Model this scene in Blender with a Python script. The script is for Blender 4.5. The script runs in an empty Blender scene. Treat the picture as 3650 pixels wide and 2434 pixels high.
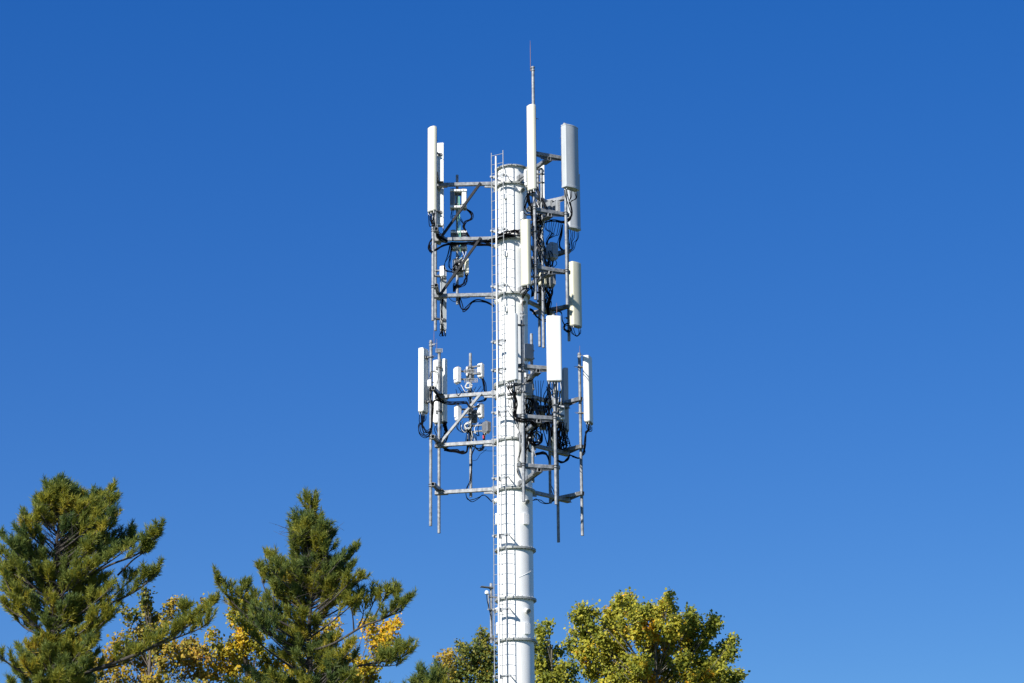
import bpy, math, random
import numpy as np
from mathutils import Vector, Matrix

R_ = math.radians
random.seed(11)
rng = np.random.default_rng(11)
scene = bpy.context.scene
COL = scene.collection

# ------------------------------------------------------------------ camera
F_PX, PITCH, ROLL = 8200.0, 16.5, 0.49          # focal length in photo pixels, degrees, degrees
CAM = Vector((0.0, 0.0, 1.6))
CAM_ROT = Matrix.Rotation(R_(90 + PITCH), 3, 'X') @ Matrix.Rotation(-R_(ROLL), 3, 'Z')
cam_data = bpy.data.cameras.new("camera")
cam_data.sensor_width = 36.0
cam_data.lens = 36.0 * F_PX / 3650.0
cam_data.clip_start, cam_data.clip_end = 0.5, 5000.0
cam = bpy.data.objects.new("camera", cam_data)
COL.objects.link(cam)
cam.matrix_world = Matrix.Translation(CAM) @ CAM_ROT.to_4x4()
scene.camera = cam

# ------------------------------------------------------------------ sky, sun, exposure
SUN_EL, SUN_AZ = 32.5, -38.5                      # azimuth: degrees from the tower-to-camera line, minus = left
sun_vec = Vector((math.sin(R_(SUN_AZ)) * math.cos(R_(SUN_EL)), -math.cos(R_(SUN_AZ)) * math.cos(R_(SUN_EL)), math.sin(R_(SUN_EL))))
world = bpy.data.worlds.new("World")
scene.world = world
world.use_nodes = True
wn, wl = world.node_tree.nodes, world.node_tree.links
wn.clear()
sky = wn.new("ShaderNodeTexSky")
sky.sky_type = 'NISHITA'
sky.sun_disc = False
sky.sun_elevation = R_(SUN_EL)
sky.sun_rotation = math.atan2(sun_vec.x, sun_vec.y)
sky.altitude = 300.0
sky.air_density = 0.75
sky.dust_density = 0.0
sky.ozone_density = 4.5
bg = wn.new("ShaderNodeBackground")
bg.inputs["Strength"].default_value = 0.10
out = wn.new("ShaderNodeOutputWorld")
# camera-like tone response of the clear sky: one power curve per channel on the sky's own radiance
sep, comb = wn.new("ShaderNodeSeparateColor"), wn.new("ShaderNodeCombineColor")
hsv = wn.new("ShaderNodeHueSaturation")
hsv.inputs["Hue"].default_value = 0.515
hsv.inputs["Saturation"].default_value = 1.3
wl.new(sky.outputs[0], hsv.inputs["Color"])
wl.new(hsv.outputs[0], sep.inputs[0])
for ch, (g_, k_) in enumerate(((0.62, .82), (0.69, 1.075), (0.52, 1.745))):
    pw, ml = wn.new("ShaderNodeMath"), wn.new("ShaderNodeMath")
    pw.operation, ml.operation = 'POWER', 'MULTIPLY'
    pw.inputs[1].default_value, ml.inputs[1].default_value = g_, k_
    wl.new(sep.outputs[ch], pw.inputs[0])
    wl.new(pw.outputs[0], ml.inputs[0])
    wl.new(ml.outputs[0], comb.inputs[ch])
wl.new(comb.outputs[0], bg.inputs[0])
wl.new(bg.outputs[0], out.inputs[0])

sun_data = bpy.data.lights.new("sun", 'SUN')
sun_data.energy = 5.0
sun_data.angle = R_(0.53)
sun_data.color = (1.0, 0.955, 0.88)
sun = bpy.data.objects.new("sun", sun_data)
COL.objects.link(sun)
sun.location = sun_vec * 60
sun.rotation_euler = sun_vec.to_track_quat('Z', 'Y').to_euler()

scene.view_settings.view_transform = 'Standard'
scene.view_settings.look = 'None'
scene.view_settings.exposure = 0.6
scene.view_settings.gamma = 1.0
scene.cycles.max_bounces = 6
scene.cycles.transparent_max_bounces = 4


def at(px, py, Y):
    """world point at world depth Y that stands at photo pixel (px, py)"""
    d = CAM_ROT @ Vector(((px - 1825.0) / F_PX, -(py - 1217.0) / F_PX, -1.0))
    return CAM + d * (Y / d.y)


def px_per_m(p):
    q = CAM_ROT.transposed() @ (Vector(p) - CAM)
    return F_PX / -q.z


# ------------------------------------------------------------------ materials
def new_mat(name):
    m = bpy.data.materials.new(name)
    m.use_nodes = True
    return m, m.node_tree.nodes, m.node_tree.links, m.node_tree.nodes["Principled BSDF"]


def surface(name, c1, c2, rough=0.5, metal=0.0, scale=4.0, stretch=(1, 1, 1), bump=0.0, bscale=40.0, detail=6, lo=0.35, hi=0.65, spec=0.5, streak=None):
    m, n, l, b = new_mat(name)
    tc = n.new("ShaderNodeTexCoord")
    mp = n.new("ShaderNodeMapping")
    mp.inputs["Scale"].default_value = stretch
    l.new(tc.outputs["Object"], mp.inputs[0])
    nz = n.new("ShaderNodeTexNoise")
    nz.inputs["Scale"].default_value = scale
    nz.inputs["Detail"].default_value = detail
    nz.inputs["Roughness"].default_value = 0.62
    l.new(mp.outputs[0], nz.inputs["Vector"])
    cr = n.new("ShaderNodeValToRGB")
    cr.color_ramp.elements[0].position = lo
    cr.color_ramp.elements[1].position = hi
    cr.color_ramp.elements[0].color = (*c1, 1)
    cr.color_ramp.elements[1].color = (*c2, 1)
    l.new(nz.outputs[0], cr.inputs[0])
    last = cr.outputs[0]
    if streak:
        mp2 = n.new("ShaderNodeMapping")
        mp2.inputs["Scale"].default_value = (9, 9, 0.35)
        l.new(tc.outputs["Object"], mp2.inputs[0])
        n2 = n.new("ShaderNodeTexNoise")
        n2.inputs["Scale"].default_value = 1.6
        n2.inputs["Detail"].default_value = 5
        l.new(mp2.outputs[0], n2.inputs["Vector"])
        mr = n.new("ShaderNodeMapRange")
        mr.inputs[1].default_value = 0.55
        mr.inputs[2].default_value = 0.8
        mr.inputs[4].default_value = 0.5
        l.new(n2.outputs[0], mr.inputs[0])
        mx = n.new("ShaderNodeMix")
        mx.data_type = 'RGBA'
        mx.inputs[7].default_value = (*streak, 1)
        l.new(mr.outputs[0], mx.inputs[0])
        l.new(last, mx.inputs[6])
        last = mx.outputs[2]
    l.new(last, b.inputs["Base Color"])
    b.inputs["Roughness"].default_value = rough
    b.inputs["Metallic"].default_value = metal
    b.inputs["Specular IOR Level"].default_value = spec
    if bump:
        bn = n.new("ShaderNodeTexNoise")
        bn.inputs["Scale"].default_value = bscale
        bn.inputs["Detail"].default_value = 4
        l.new(mp.outputs[0], bn.inputs["Vector"])
        bp = n.new("ShaderNodeBump")
        bp.inputs["Strength"].default_value = bump
        bp.inputs["Distance"].default_value = 0.02
        l.new(bn.outputs[0], bp.inputs["Height"])
        l.new(bp.outputs[0], b.inputs["Normal"])
    return m


def foliage(name, stops, trans=0.3, rough=0.55, spec=0.25):
    m, n, l, b = new_mat(name)
    at_ = n.new("ShaderNodeAttribute")
    at_.attribute_name = "tint"
    cr = n.new("ShaderNodeValToRGB")
    e = cr.color_ramp.elements
    while len(e) < len(stops):
        e.new(0.5)
    for k, (p, c) in enumerate(stops):
        e[k].position = p
        e[k].color = (*c, 1)
    l.new(at_.outputs["Fac"], cr.inputs[0])
    l.new(cr.outputs[0], b.inputs["Base Color"])
    b.inputs["Roughness"].default_value = rough
    b.inputs["Specular IOR Level"].default_value = spec
    tr = n.new("ShaderNodeBsdfTranslucent")
    l.new(cr.outputs[0], tr.inputs[0])
    mx = n.new("ShaderNodeMixShader")
    mx.inputs[0].default_value = trans
    l.new(b.outputs[0], mx.inputs[1])
    l.new(tr.outputs[0], mx.inputs[2])
    l.new(mx.outputs[0], n["Material Output"].inputs[0])
    return m


M = {
    'white': surface('white_pole_paint', (.74, .75, .74), (.82, .82, .80), .42, 0, 2.2, (1, 1, .3), .05, 30, streak=(.66, .66, .62)),
    'flange': surface('weathered_flange_paint', (.20, .215, .21), (.40, .42, .41), .5, .1, 7, bump=.1, streak=(.36, .33, .27)),
    'plate': surface('white_plate_paint', (.78, .78, .77), (.84, .84, .83), .45, 0, 5),
    'galv': surface('galvanised_steel', (.14, .15, .165), (.32, .335, .35), .5, .15, 9, bump=.08, bscale=25, streak=(.28, .29, .31)),
    'galv_dull': surface('dull_galvanised_steel', (.07, .075, .08), (.17, .175, .185), .5, .2, 11, bump=.08, bscale=25, streak=(.2, .2, .2)),
    'rail': surface('ladder_steel', (.22, .24, .26), (.34, .36, .38), .5, .2, 8),
    'cream': surface('cream_radome', (.72, .69, .54), (.78, .755, .62), .5, 0, 3, (1, 1, .3), streak=(.64, .61, .50)),
    'creamold': surface('yellowed_radome', (.60, .58, .44), (.68, .66, .52), .5, 0, 3, (1, 1, .3), streak=(.58, .55, .40)),
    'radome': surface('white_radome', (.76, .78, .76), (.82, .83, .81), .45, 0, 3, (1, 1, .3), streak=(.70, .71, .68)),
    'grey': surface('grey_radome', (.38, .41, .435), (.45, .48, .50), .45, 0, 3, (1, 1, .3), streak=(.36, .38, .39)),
    'unit': surface('white_unit_casing', (.72, .73, .73), (.80, .80, .80), .45, 0, 6, streak=(.6, .6, .58)),
    'unitgrey': surface('grey_unit_casing', (.24, .26, .28), (.33, .35, .37), .45, .2, 6, streak=(.30, .31, .33)),
    'unitdark': surface('dark_unit_casing', (.13, .14, .16), (.20, .21, .23), .5, .2, 6),
    'cap': surface('end_cap_plastic', (.20, .21, .20), (.30, .31, .29), .6, 0, 20),
    'black': surface('black_cable_jacket', (.002, .002, .003), (.004, .004, .006), .75, 0, 20, spec=.08),
    'bluecab': surface('blue_cable_jacket', (.02, .12, .35), (.03, .18, .45), .4, 0, 20),
    'greencab': surface('green_ground_wire', (.10, .32, .24), (.16, .42, .30), .4, 0, 20),
    'whitecab': surface('white_cable_jacket', (.55, .56, .55), (.70, .70, .68), .4, 0, 20),
    'redtape': surface('red_tape', (.45, .03, .04), (.55, .05, .06), .5, 0, 20),
    'conn': surface('plated_connector', (.55, .54, .50), (.70, .69, .66), .3, .7, 30),
    'darksteel': surface('dark_bracket_steel', (.010, .011, .014), (.028, .03, .035), .6, 0, 14, spec=.3),
    'copper': surface('weathered_copper_rod', (.16, .10, .09), (.22, .14, .12), .5, .3, 14),
    'bark': surface('pine_bark', (.022, .019, .017), (.075, .064, .056), .9, 0, 9, (1, 1, .35), .6, 14),
    'barkpale': surface('pale_poplar_bark', (.07, .066, .052), (.17, .155, .125), .85, 0, 7, (1, 1, .5), .4, 14),
    'barkbrown': surface('brown_bark', (.06, .05, .042), (.15, .125, .105), .9, 0, 9, (1, 1, .35), .5, 14),
    'grass': surface('grass_ground', (.045, .07, .02), (.10, .12, .04), .95, 0, .35, bump=.5, bscale=3),
    'needle': foliage('pine_needles', [(0, (.088, .145, .050)), (.3, (.175, .215, .044)), (.55, (.285, .285, .038)), (.8, (.43, .37, .035)), (1, (.52, .36, .06))], .4),
    'poplar': foliage('poplar_leaves', [(0, (.105, .150, .027)), (.4, (.32, .325, .038)), (.75, (.54, .48, .05)), (.92, (.72, .46, .03)), (1, (.78, .38, .02))], .42),
    'gold': foliage('golden_leaves', [(0, (.19, .20, .024)), (.35, (.46, .38, .028)), (.7, (.78, .45, .02)), (1, (.80, .32, .02))], .42),
    'tan': foliage('turning_leaves', [(0, (.10, .135, .026)), (.35, (.30, .25, .036)), (.7, (.46, .31, .036)), (1, (.40, .20, .035))], .33),
    'dkleaf': foliage('dark_green_leaves', [(0, (.045, .085, .022)), (.5, (.18, .20, .034)), (.85, (.36, .29, .035)), (1, (.7, .36, .03))], .36),
}


# ------------------------------------------------------------------ mesh builder
class MB:
    def __init__(self):
        self.v, self.f, self.s = [], [], []
        self.M = None

    def add(self, verts, faces, smooth=False):
        o = len(self.v)
        if self.M is not None:
            verts = [self.M @ Vector(p) for p in verts]
        self.v += [tuple(p) for p in verts]
        self.f += [[i + o for i in f] for f in faces]
        self.s += [smooth] * len(faces)
        return self

    def prism(self, prof, z0, z1, ch=0.0, smooth=False, taper=1.0):
        """profile (list of x,y, counter-clockwise) swept in z with chamfered ends"""
        cx = sum(p[0] for p in prof) / len(prof)
        cy = sum(p[1] for p in prof) / len(prof)
        hx = max(abs(p[0] - cx) for p in prof) or 1
        hy = max(abs(p[1] - cy) for p in prof) or 1

        def ring(z, inset):
            return [(cx + (p[0] - cx) * (1 - inset / hx), cy + (p[1] - cy) * (1 - inset / hy), z) for p in prof]
        n = len(prof)
        if ch > 0:
            layers = [(ring(z0, ch), ring(z0 + ch, 0)), (ring(z0 + ch, 0), ring(z1 - ch, 0)), (ring(z1 - ch, 0), ring(z1, ch))]
        else:
            layers = [(ring(z0, 0), ring(z1, 0))]
        for a, b in layers:
            self.add(a + b, [[i, (i + 1) % n, n + (i + 1) % n, n + i] for i in range(n)], smooth)
        self.add(layers[0][0], [list(range(n - 1, -1, -1))])
        self.add(layers[-1][1], [list(range(n))])
        return self

    def box(self, c, s, b=0.0, seg=1):
        """box with chamfered/rounded vertical edges and chamfered ends"""
        x, y, z = s[0] / 2, s[1] / 2, s[2] / 2
        b = min(b, x * .9, y * .9, z * .9)
        if b <= 0:
            prof = [(-x, -y), (x, -y), (x, y), (-x, y)]
        else:
            prof = rounded(x, y, b, seg)
        self.prism([(p[0] + c[0], p[1] + c[1]) for p in prof], c[2] - z, c[2] + z, b * .7)
        return self

    def beam(self, p, q, w, h, up=(0, 0, 1), hollow=0.0):
        """rectangular bar from p to q, w across, h along up"""
        p, q = Vector(p), Vector(q)
        d = (q - p)
        L = d.length
        d.normalize()
        side = d.cross(Vector(up)).normalized()
        u = side.cross(d).normalized()
        old = self.M
        T = Matrix((side, u, -d)).transposed().to_4x4()
        T.translation = p
        self.M = T if old is None else old @ T
        x, y = w / 2, h / 2
        b = min(w, h) * .10
        prof = rounded(x, y, b, 1)
        if hollow:
            n = len(prof)
            inner = [(a * (1 - hollow / x), c * (1 - hollow / y)) for a, c in prof]
            for z, flip in ((-L, False), (0, True)):
                pass
            A = [(a, c, 0) for a, c in prof] + [(a, c, -L) for a, c in prof]
            B = [(a, c, 0) for a, c in inner] + [(a, c, -L) for a, c in inner]
            self.add(A, [[n + i, n + (i + 1) % n, (i + 1) % n, i] for i in range(n)])
            self.add(B, [[i, (i + 1) % n, n + (i + 1) % n, n + i] for i in range(n)])
            for k in (0, n):
                R2 = A[k:k + n] + B[k:k + n]
                fs = [[i, (i + 1) % n, n + (i + 1) % n, n + i] for i in range(n)]
                if k:
                    fs = [f[::-1] for f in fs]
                self.add(R2, fs)
        else:
            self.prism(prof, -L, 0, 0)
        self.M = old
        return self

    def tube(self, pts, r, sides=8, cap=True, closed=False):
        """round tube along points; r a number or one radius per point"""
        P = [Vector(p) for p in pts]
        n = len(P)
        rs = [r] * n if isinstance(r, (int, float)) else list(r)
        T = []
        for i in range(n):
            a = P[(i - 1) % n] if (closed or i) else P[0]
            b = P[(i + 1) % n] if (closed or i < n - 1) else P[-1]
            t = (b - a)
            T.append(t.normalized() if t.length > 1e-9 else Vector((0, 0, 1)))
        N = T[0].orthogonal().normalized()
        verts = []
        for i in range(n):
            N = (N - T[i] * N.dot(T[i]))
            N = N.normalized() if N.length > 1e-6 else T[i].orthogonal().normalized()
            Bn = T[i].cross(N)
            for k in range(sides):
                a = 2 * math.pi * k / sides
                verts.append(P[i] + (N * math.cos(a) + Bn * math.sin(a)) * rs[i])
        faces = []
        for i in range(n if closed else n - 1):
            j = (i + 1) % n
            for k in range(sides):
                k2 = (k + 1) % sides
                faces.append([i * sides + k, i * sides + k2, j * sides + k2, j * sides + k])
        self.add(verts, faces, True)
        if cap and not closed:
            self.add(verts[:sides], [list(range(sides - 1, -1, -1))])
            self.add(verts[-sides:], [list(range(sides))])
        return self

    def lathe(self, c, prof, seg=48, smooth=True):
        """profile of (radius, z) turned about the vertical axis through c; hard edges between segments"""
        for (r0, z0), (r1, z1) in zip(prof[:-1], prof[1:]):
            ring = []
            for r, z in ((r0, z0), (r1, z1)):
                ring += [(c[0] + r * math.cos(2 * math.pi * k / seg), c[1] + r * math.sin(2 * math.pi * k / seg), c[2] + z) for k in range(seg)]
            self.add(ring, [[k, (k + 1) % seg, seg + (k + 1) % seg, seg + k] for k in range(seg)], smooth)
        return self

    def build(self, name, mat, parent=None):
        root = parent
        while root is not None and root.parent is not None:
            root = root.parent
        o0 = Vector(root.location) if root is not None else Vector((0, 0, 0))
        me = bpy.data.meshes.new(name)
        me.from_pydata([(p[0] - o0.x, p[1] - o0.y, p[2] - o0.z) for p in self.v], [], self.f)
        me.polygons.foreach_set("use_smooth", self.s)
        me.materials.append(M[mat] if isinstance(mat, str) else mat)
        me.update()
        ob = bpy.data.objects.new(name, me)
        COL.objects.link(ob)
        if parent is not None:
            ob.parent = parent
        return ob


def rounded(x, y, b, seg=2):
    pr = []
    for sx, sy, a0 in ((1, -1, -90), (1, 1, 0), (-1, 1, 90), (-1, -1, 180)):
        for k in range(seg + 1):
            a = R_(a0 + 90 * k / seg)
            pr.append((sx * (x - b) + b * math.cos(a), sy * (y - b) + b * math.sin(a)))
    return pr


def thing(name, label, cat, loc, group=None):
    o = bpy.data.objects.new(name, None)
    o.empty_display_size = .2
    COL.objects.link(o)
    o.location = loc
    o['label'] = label
    o['category'] = cat
    if group:
        o['group'] = group
    return o


def spline(pts, per=6):
    P = [Vector(p) for p in pts]
    P = [P[0] * 2 - P[1]] + P + [P[-1] * 2 - P[-2]]
    o = []
    for i in range(1, len(P) - 2):
        a, b, c, d = P[i - 1:i + 3]
        for k in range(per):
            t = k / per
            o.append(.5 * ((2 * b) + (c - a) * t + (2 * a - 5 * b + 4 * c - d) * t * t + (3 * b - a - 3 * c + d) * t ** 3))
    o.append(P[-2])
    return o

# ------------------------------------------------------------------ ground
D = 68.8
AX = at(1830.3, 1217, D).x
gm = MB()
gm.add([(-2500, -1500, 0), (2500, -1500, 0), (2500, 3500, 0), (-2500, 3500, 0)], [[0, 1, 2, 3]])
ground = gm.build('ground', 'grass')
ground['kind'] = 'structure'


def T(az, r, lat, z):
    a = R_(az)
    return Vector((AX + r * math.sin(a) + lat * math.cos(a), D - r * math.cos(a) + lat * math.sin(a), z))


def zc(py):                                       # height on the tower axis at photo row py
    return at(1830, py, D).z


def zd(py, dy):                                   # the same for something dy nearer to the viewer than the axis
    return at(1830, py, D - dy).z


# ------------------------------------------------------------------ the pole
RU, RL = 0.455, 0.545
pole = thing('monopole_tower', 'tall white tubular steel cell tower pole carrying all the antennas', 'tower', (AX, D, 0))
c0 = (AX, D, 0)
z_top, z_step = zd(588, RU + .085), zd(1352, RU + .085)
m = MB()
m.lathe(c0, [(RU, z_step + .02), (RU, z_top)], 72)
m.build('pole_section', 'white', pole)
m = MB()
m.lathe(c0, [(.80, 0.0), (.62, 6.0), (RL, 9.5), (RL, z_step - .06)], 72)
m.lathe(c0, [(RL, z_step - .06), (RU + .01, z_step)], 72, False)
m.build('pole_section', 'white', pole)
m = MB()
m.lathe(c0, [(RU + .085, z_top), (RU + .085, z_top + .03), (RU + .06, z_top + .035), (RU + .06, z_top + .05), (.25, z_top + .10), (0.001, z_top + .12)], 72, False)
m.lathe(c0, [(RU, z_top), (RU + .085, z_top)], 72, False)
for k in range(8):
    a = 2 * math.pi * (k + .3) / 8
    m.M = Matrix.Translation((AX, D, z_top)) @ Matrix.Rotation(a, 4, 'Z')
    m.box((RU + .095, 0, .0), (.03, .05, .07), .006)
m.build('top_cap', 'flange', pole)


def flange(py, R, Ro, mat, bolts=28, h=.026, two=True):
    z = zd(py, Ro)
    mm = MB()
    for zz in ((z, z - h - .006) if two else (z,)):
        mm.lathe(c0, [(R - .004, zz - h), (Ro, zz - h), (Ro, zz), (R - .004, zz)], 72, False)
    lo = z - (2 * h + .006 if two else h)
    for k in range(bolts):
        a = 2 * math.pi * (k + .5) / bolts
        x, y = AX + (R + Ro) / 2 * math.cos(a), D + (R + Ro) / 2 * math.sin(a)
        mm.lathe((x, y, 0), [(0.001, z + .03), (.016, z + .03), (.016, z), (.016, lo - .03), (0.001, lo - .03)], 6, False)
    return mm.build('flange', mat, pole)


for py in (1945, 2124, 2272):
    flange(py, RL, RL + .085, 'flange')
flange(1733, RL, RL + .085, 'flange')
flange(1556, RL, RL + .07, 'flange', 20)
flange(1352, RU, RL + .085, 'flange', 16, .05)
flange(1396, RL, RL + .06, 'flange', 16, .05, False)
for py in (644, 841, 1037):
    flange(py, RU, RU + .085, 'flange', 20)
for z in (9.5, 11.0 - .3):
    pass


def port(az, py, R):
    z = zd(py, (R + .2) * math.cos(R_(az)))
    mm = MB()
    rot = Matrix.Translation((AX, D, z)) @ Matrix.Rotation(R_(az), 4, 'Z') @ Matrix.Translation((0, -R + .06, 0)) @ Matrix.Rotation(R_(110), 4, 'X')
    mm.M = rot
    mm.lathe((0, 0, 0), [(.072, -.10), (.072, .20), (.060, .20), (.060, .02), (.001, .02)], 24)
    o = mm.build('cable_port', 'plate', pole)
    mm = MB()
    mm.M = rot
    mm.lathe((0, 0, 0), [(.074, .15), (.078, .155), (.078, .203), (.062, .206), (.055, .185), (.001, .18)], 24, False)
    mm.build('dark_mouth_disc', 'cap', o)  # rim with grey disc; its colour stands in for shade inside the open port


def plate(az, py, R, w=.20, h=.34):
    z = zd(py, R * math.cos(R_(az)))
    mm = MB()
    n = 8
    # curved rounded plate standing just off the pole
    for rr in (R + .06,):
        rows = []
        for j in range(9):
            t = j / 8
            inset = 0.0
            e = min(t, 1 - t)
            if e < .125:
                inset = .22 * (1 - e / .125)
            zz = z - h / 2 + h * t
            row = []
            for i in range(n + 1):
                a = R_(az) + (i / n - .5) * (w * (1 - inset)) / R
                row.append((AX + rr * math.sin(a), D - rr * math.cos(a), zz))
            rows.append(row)
        V = [p for r in rows for p in r]
        Fc = [[j * (n + 1) + i, j * (n + 1) + i + 1, (j + 1) * (n + 1) + i + 1, (j + 1) * (n + 1) + i] for j in range(8) for i in range(n)]
        mm.add(V, Fc, True)
        V2 = [(AX + (p[0] - AX) * (R - .01) / rr, D + (p[1] - D) * (R - .01) / rr, p[2]) for p in V]
        edge = [j * (n + 1) for j in range(9)], [j * (n + 1) + n for j in range(9)], list(range(n + 1)), list(range(8 * (n + 1), 9 * (n + 1)))
        for e in edge:
            k = len(e)
            mm.add([V[i] for i in e] + [V2[i] for i in e], [[i, i + 1, k + i + 1, k + i] for i in range(k - 1)])
    for s in (-1, 1):
        a = R_(az)
        x, y = AX + (R + .05) * math.sin(a), D - (R + .05) * math.cos(a)
        mm.M = Matrix.Translation((x, y, z + s * h * .38))
        mm.box((0, 0, 0), (.025, .025, .025), .004)
        mm.M = None
    mm.build('cover_plate', 'plate', pole)


for py in (668, 872, 1070):
    for az in (36, -86):
        port(az, py, RU)
for py in (1780, 2170):
    for az in (35, -86):
        port(az, py, RL)
for py, R in ((1850, RL), (2240, RL)):
    for az in (35, -86):
        plate(az, py, R)
for py in (700, 905, 1102):
    plate(-27, py, RU, .09, .17)
# weld seam of the lower can
m = MB()
m.tube([(AX + (RL + .004) * math.sin(R_(a)), D - (RL + .004) * math.cos(R_(a)), zd(2062, RL * .7) + (a - 10) * .0050) for a in range(8, 78, 5)], .0055, 6)
m.build('weld_seam', 'white', pole)

# ------------------------------------------------------------------ climbing ladder
LAZ, LR, LW = -31, .90, .215
lad = thing('ladder', 'thin grey steel rung ladder with white climbing rail standing off the pole', 'ladder', T(LAZ, LR, 0, 0))
for s, top in ((-1, zd(545, .65)), (1, zd(535, .88))):
    m = MB()
    m.tube([T(LAZ, LR, s * LW, 0.0), T(LAZ, LR, s * LW, top)], .014, 8)
    m.build('rail', 'rail', lad)
m = MB()
m.M = Matrix.Translation(T(LAZ, LR + .045, -.02, 0)) @ Matrix.Rotation(R_(LAZ), 4, 'Z')
m.box((0, 0, 13.0 + zd(556, .8) / 2 - 6.5), (.05, .045, zd(556, .8) - 13 + 0.0), .006)
m.box((0, 0, 6.5 + zd(556, .8) * 0), (.05, .045, 12.99), .006)
m.v, m.f, m.s = [], [], []
m.box((0, 0, zd(556, .8) / 2), (.044, .045, zd(556, .8)), .006)
m.build('climbing_rail', 'plate', lad)
z = zd(551, .77)
rungs = 0
while z > 6.0:
    m = MB()
    m.tube([T(LAZ, LR, -LW, z), T(LAZ, LR, LW, z)], .0092, 6)
    m.build('rung', 'rail', lad)
    z -= .305
for py in (626, 819, 1018, 1216, 1317, 1468, 1703, 1908, 2171, 2410):
    z = zd(py, .77)
    R = RU if z > z_step else RL
    m = MB()
    m.beam(T(LAZ, LR - .03, -LW - .03, z), T(LAZ, LR - .03, LW + .10, z), .012, .085)
    m.beam(T(LAZ, LR - .03, LW + .10, z + .0), T(LAZ, R - .01, LW * .75, z), .012, .055)
    m.beam(T(LAZ, LR - .03, -LW - .0, z), T(LAZ, R - .01, -LW * .75, z), .012, .055)
    for s in (-1, 1):
        m.beam(T(LAZ, LR + .028, s * LW - .035, z + .01), T(LAZ, LR + .028, s * LW + .035, z + .01), .02, .06)
    m.beam(T(LAZ, LR + .0, -.02, z - .05), T(LAZ, LR + .0, -.02, z + .05), .07, .03, (0, 1, 0))
    m.build('bracket', 'rail', lad)

# ------------------------------------------------------------------ sector mounts: arms, cross bars, braces, pipes
Z_U = [27.23, 25.385, 23.52]                      # arm heights, upper ring
Z_Lw = [20.35, 18.80, 17.30]
UAZ, LAZS = (-92, 28, 148), (-103, 17, 137)
MOUNT = {}


def mount(key, az, r, zs, R, half, label, pipes, braces, bmat='darksteel'):
    g = thing('antenna_mount', label, 'mount', T(az, R, 0, zs[1]), 'steel antenna mounts on the pole')
    MOUNT[key] = g
    for k, z in enumerate(zs):
        m = MB()
        m.beam(T(az, R + .02, 0, z), T(az, r + .10, 0, z), .11, .115, hollow=.008)
        m.beam(T(az, R + .16, 0, z), T(az, R - .02, 0, z), .16, .17)
        m.beam(T(az, R + .42, 0, z - .075), T(az, R - .01, 0, z - .10), .05, .10)
        m.build('arm', 'galv', g)
        m = MB()
        zb = z + .125
        m.beam(T(az, r, -half - .16, zb), T(az, r, half + .16, zb), .105, .115, hollow=.007)
        m.build('cross_bar', 'galv', g)
        m = MB()                                   # gusset plates and U-bolts where bar, arm and pipes meet
        m.beam(T(az, r - .07, -.16, z + .062), T(az, r - .07, .16, z + .062), .22, .012)
        m.beam(T(az, r - .30, 0, z - .064), T(az, r + .10, 0, z - .064), .20, .012)
        for s in (-1, 1):
            m.beam(T(az, r + .01, s * .10, z + .06), T(az, r + .01, s * half, zb), .012, .16)
            for dz in (-.035, .035):
                c = T(az, r + .11, s * half, zb + dz)
                m.tube([T(az, r - .06, s * half - .065, zb + dz)] + [T(az, r + .11 + .062 * math.cos(R_(q)), s * half + .062 * math.sin(R_(q)), zb + dz) for q in range(-90, 91, 30)] + [T(az, r - .06, s * half + .065, zb + dz)], .010, 6)
            m.beam(T(az, r - .055, s * half - .09, zb), T(az, r - .055, s * half + .09, zb), .012, .12)
            m.beam(T(az, r + .058, s * half - .09, zb), T(az, r + .058, s * half + .09, zb), .012, .12)
        m.build('clamp', 'galv_dull', g)
    for (ra, ka, rb, kb) in braces:                # diagonal struts
        m = MB()
        m.beam(T(az, ra, .10, zs[ka] + .0), T(az, rb, .10, zs[kb] + .0), .08, .08)
        m.build('brace', bmat, g)
    for (pr, lat, z1, z0, rad) in pipes:
        m = MB()
        m.tube([T(az, pr, lat, z0), T(az, pr, lat, z1)], rad, 16)
        o = m.build('mount_pipe', 'galv', g)
    return g


def zat(px, py, p):
    return at(px, py, p.y).z


def pz(az, r, lat, y1, y0):                        # top and bottom heights of a pipe from its photo rows
    p = T(az, r, lat, 20)
    return zat(1830, y1, p), zat(1830, y0, p)


RUm, RLm = 2.37, 2.42
PR = .11
P = {}


def pipe(key, az, r, lat, y1, y0, rad=.048):
    z1, z0 = pz(az, r, lat, y1, y0)
    P[key] = (az, r, lat)
    return (r, lat, z1, z0, rad)


def ppos(key, z):
    return T(*P[key], z)


mount('UL', -92, RUm, Z_U, RU, .55, 'left arm frame of the upper antenna ring, with two long diagonal struts against the sky',
      [pipe('UL+', -92, RUm + PR, .55, 700, 1140), pipe('UL-', -92, RUm + PR, -.55, 545, 1176), pipe('ULc', -92, 1.76, -.13, 622, 1083, .044)],
      [(1.0, 0, RUm - .08, 1), (1.0, 1, RUm - .08, 2)])
mount('UF', 28, RUm, Z_U, RU, .55, 'front arm frame of the upper antenna ring, turned toward the viewer',
      [pipe('UF-', 28, RUm + PR, -.55, 238, 1068), pipe('UF+', 28, RUm + PR, .55, 441, 1088), pipe('UFc', 28, 1.76, .10, 600, 1240, .044)],
      [(1.0, 0, RUm - .08, 1), (1.0, 1, RUm - .08, 2)])
mount('UB', 148, RUm, Z_U, RU, .55, 'far right arm frame of the upper antenna ring, in shade behind the pole',
      [pipe('UB-', 148, RUm + PR, -.55, 640, 1217), pipe('UB+', 148, RUm + PR, .55, 600, 1236), pipe('UBc', 148, 1.76, .10, 690, 1128, .044)],
      [(1.0, 0, RUm - .08, 1), (1.0, 1, RUm - .08, 2)])
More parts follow.
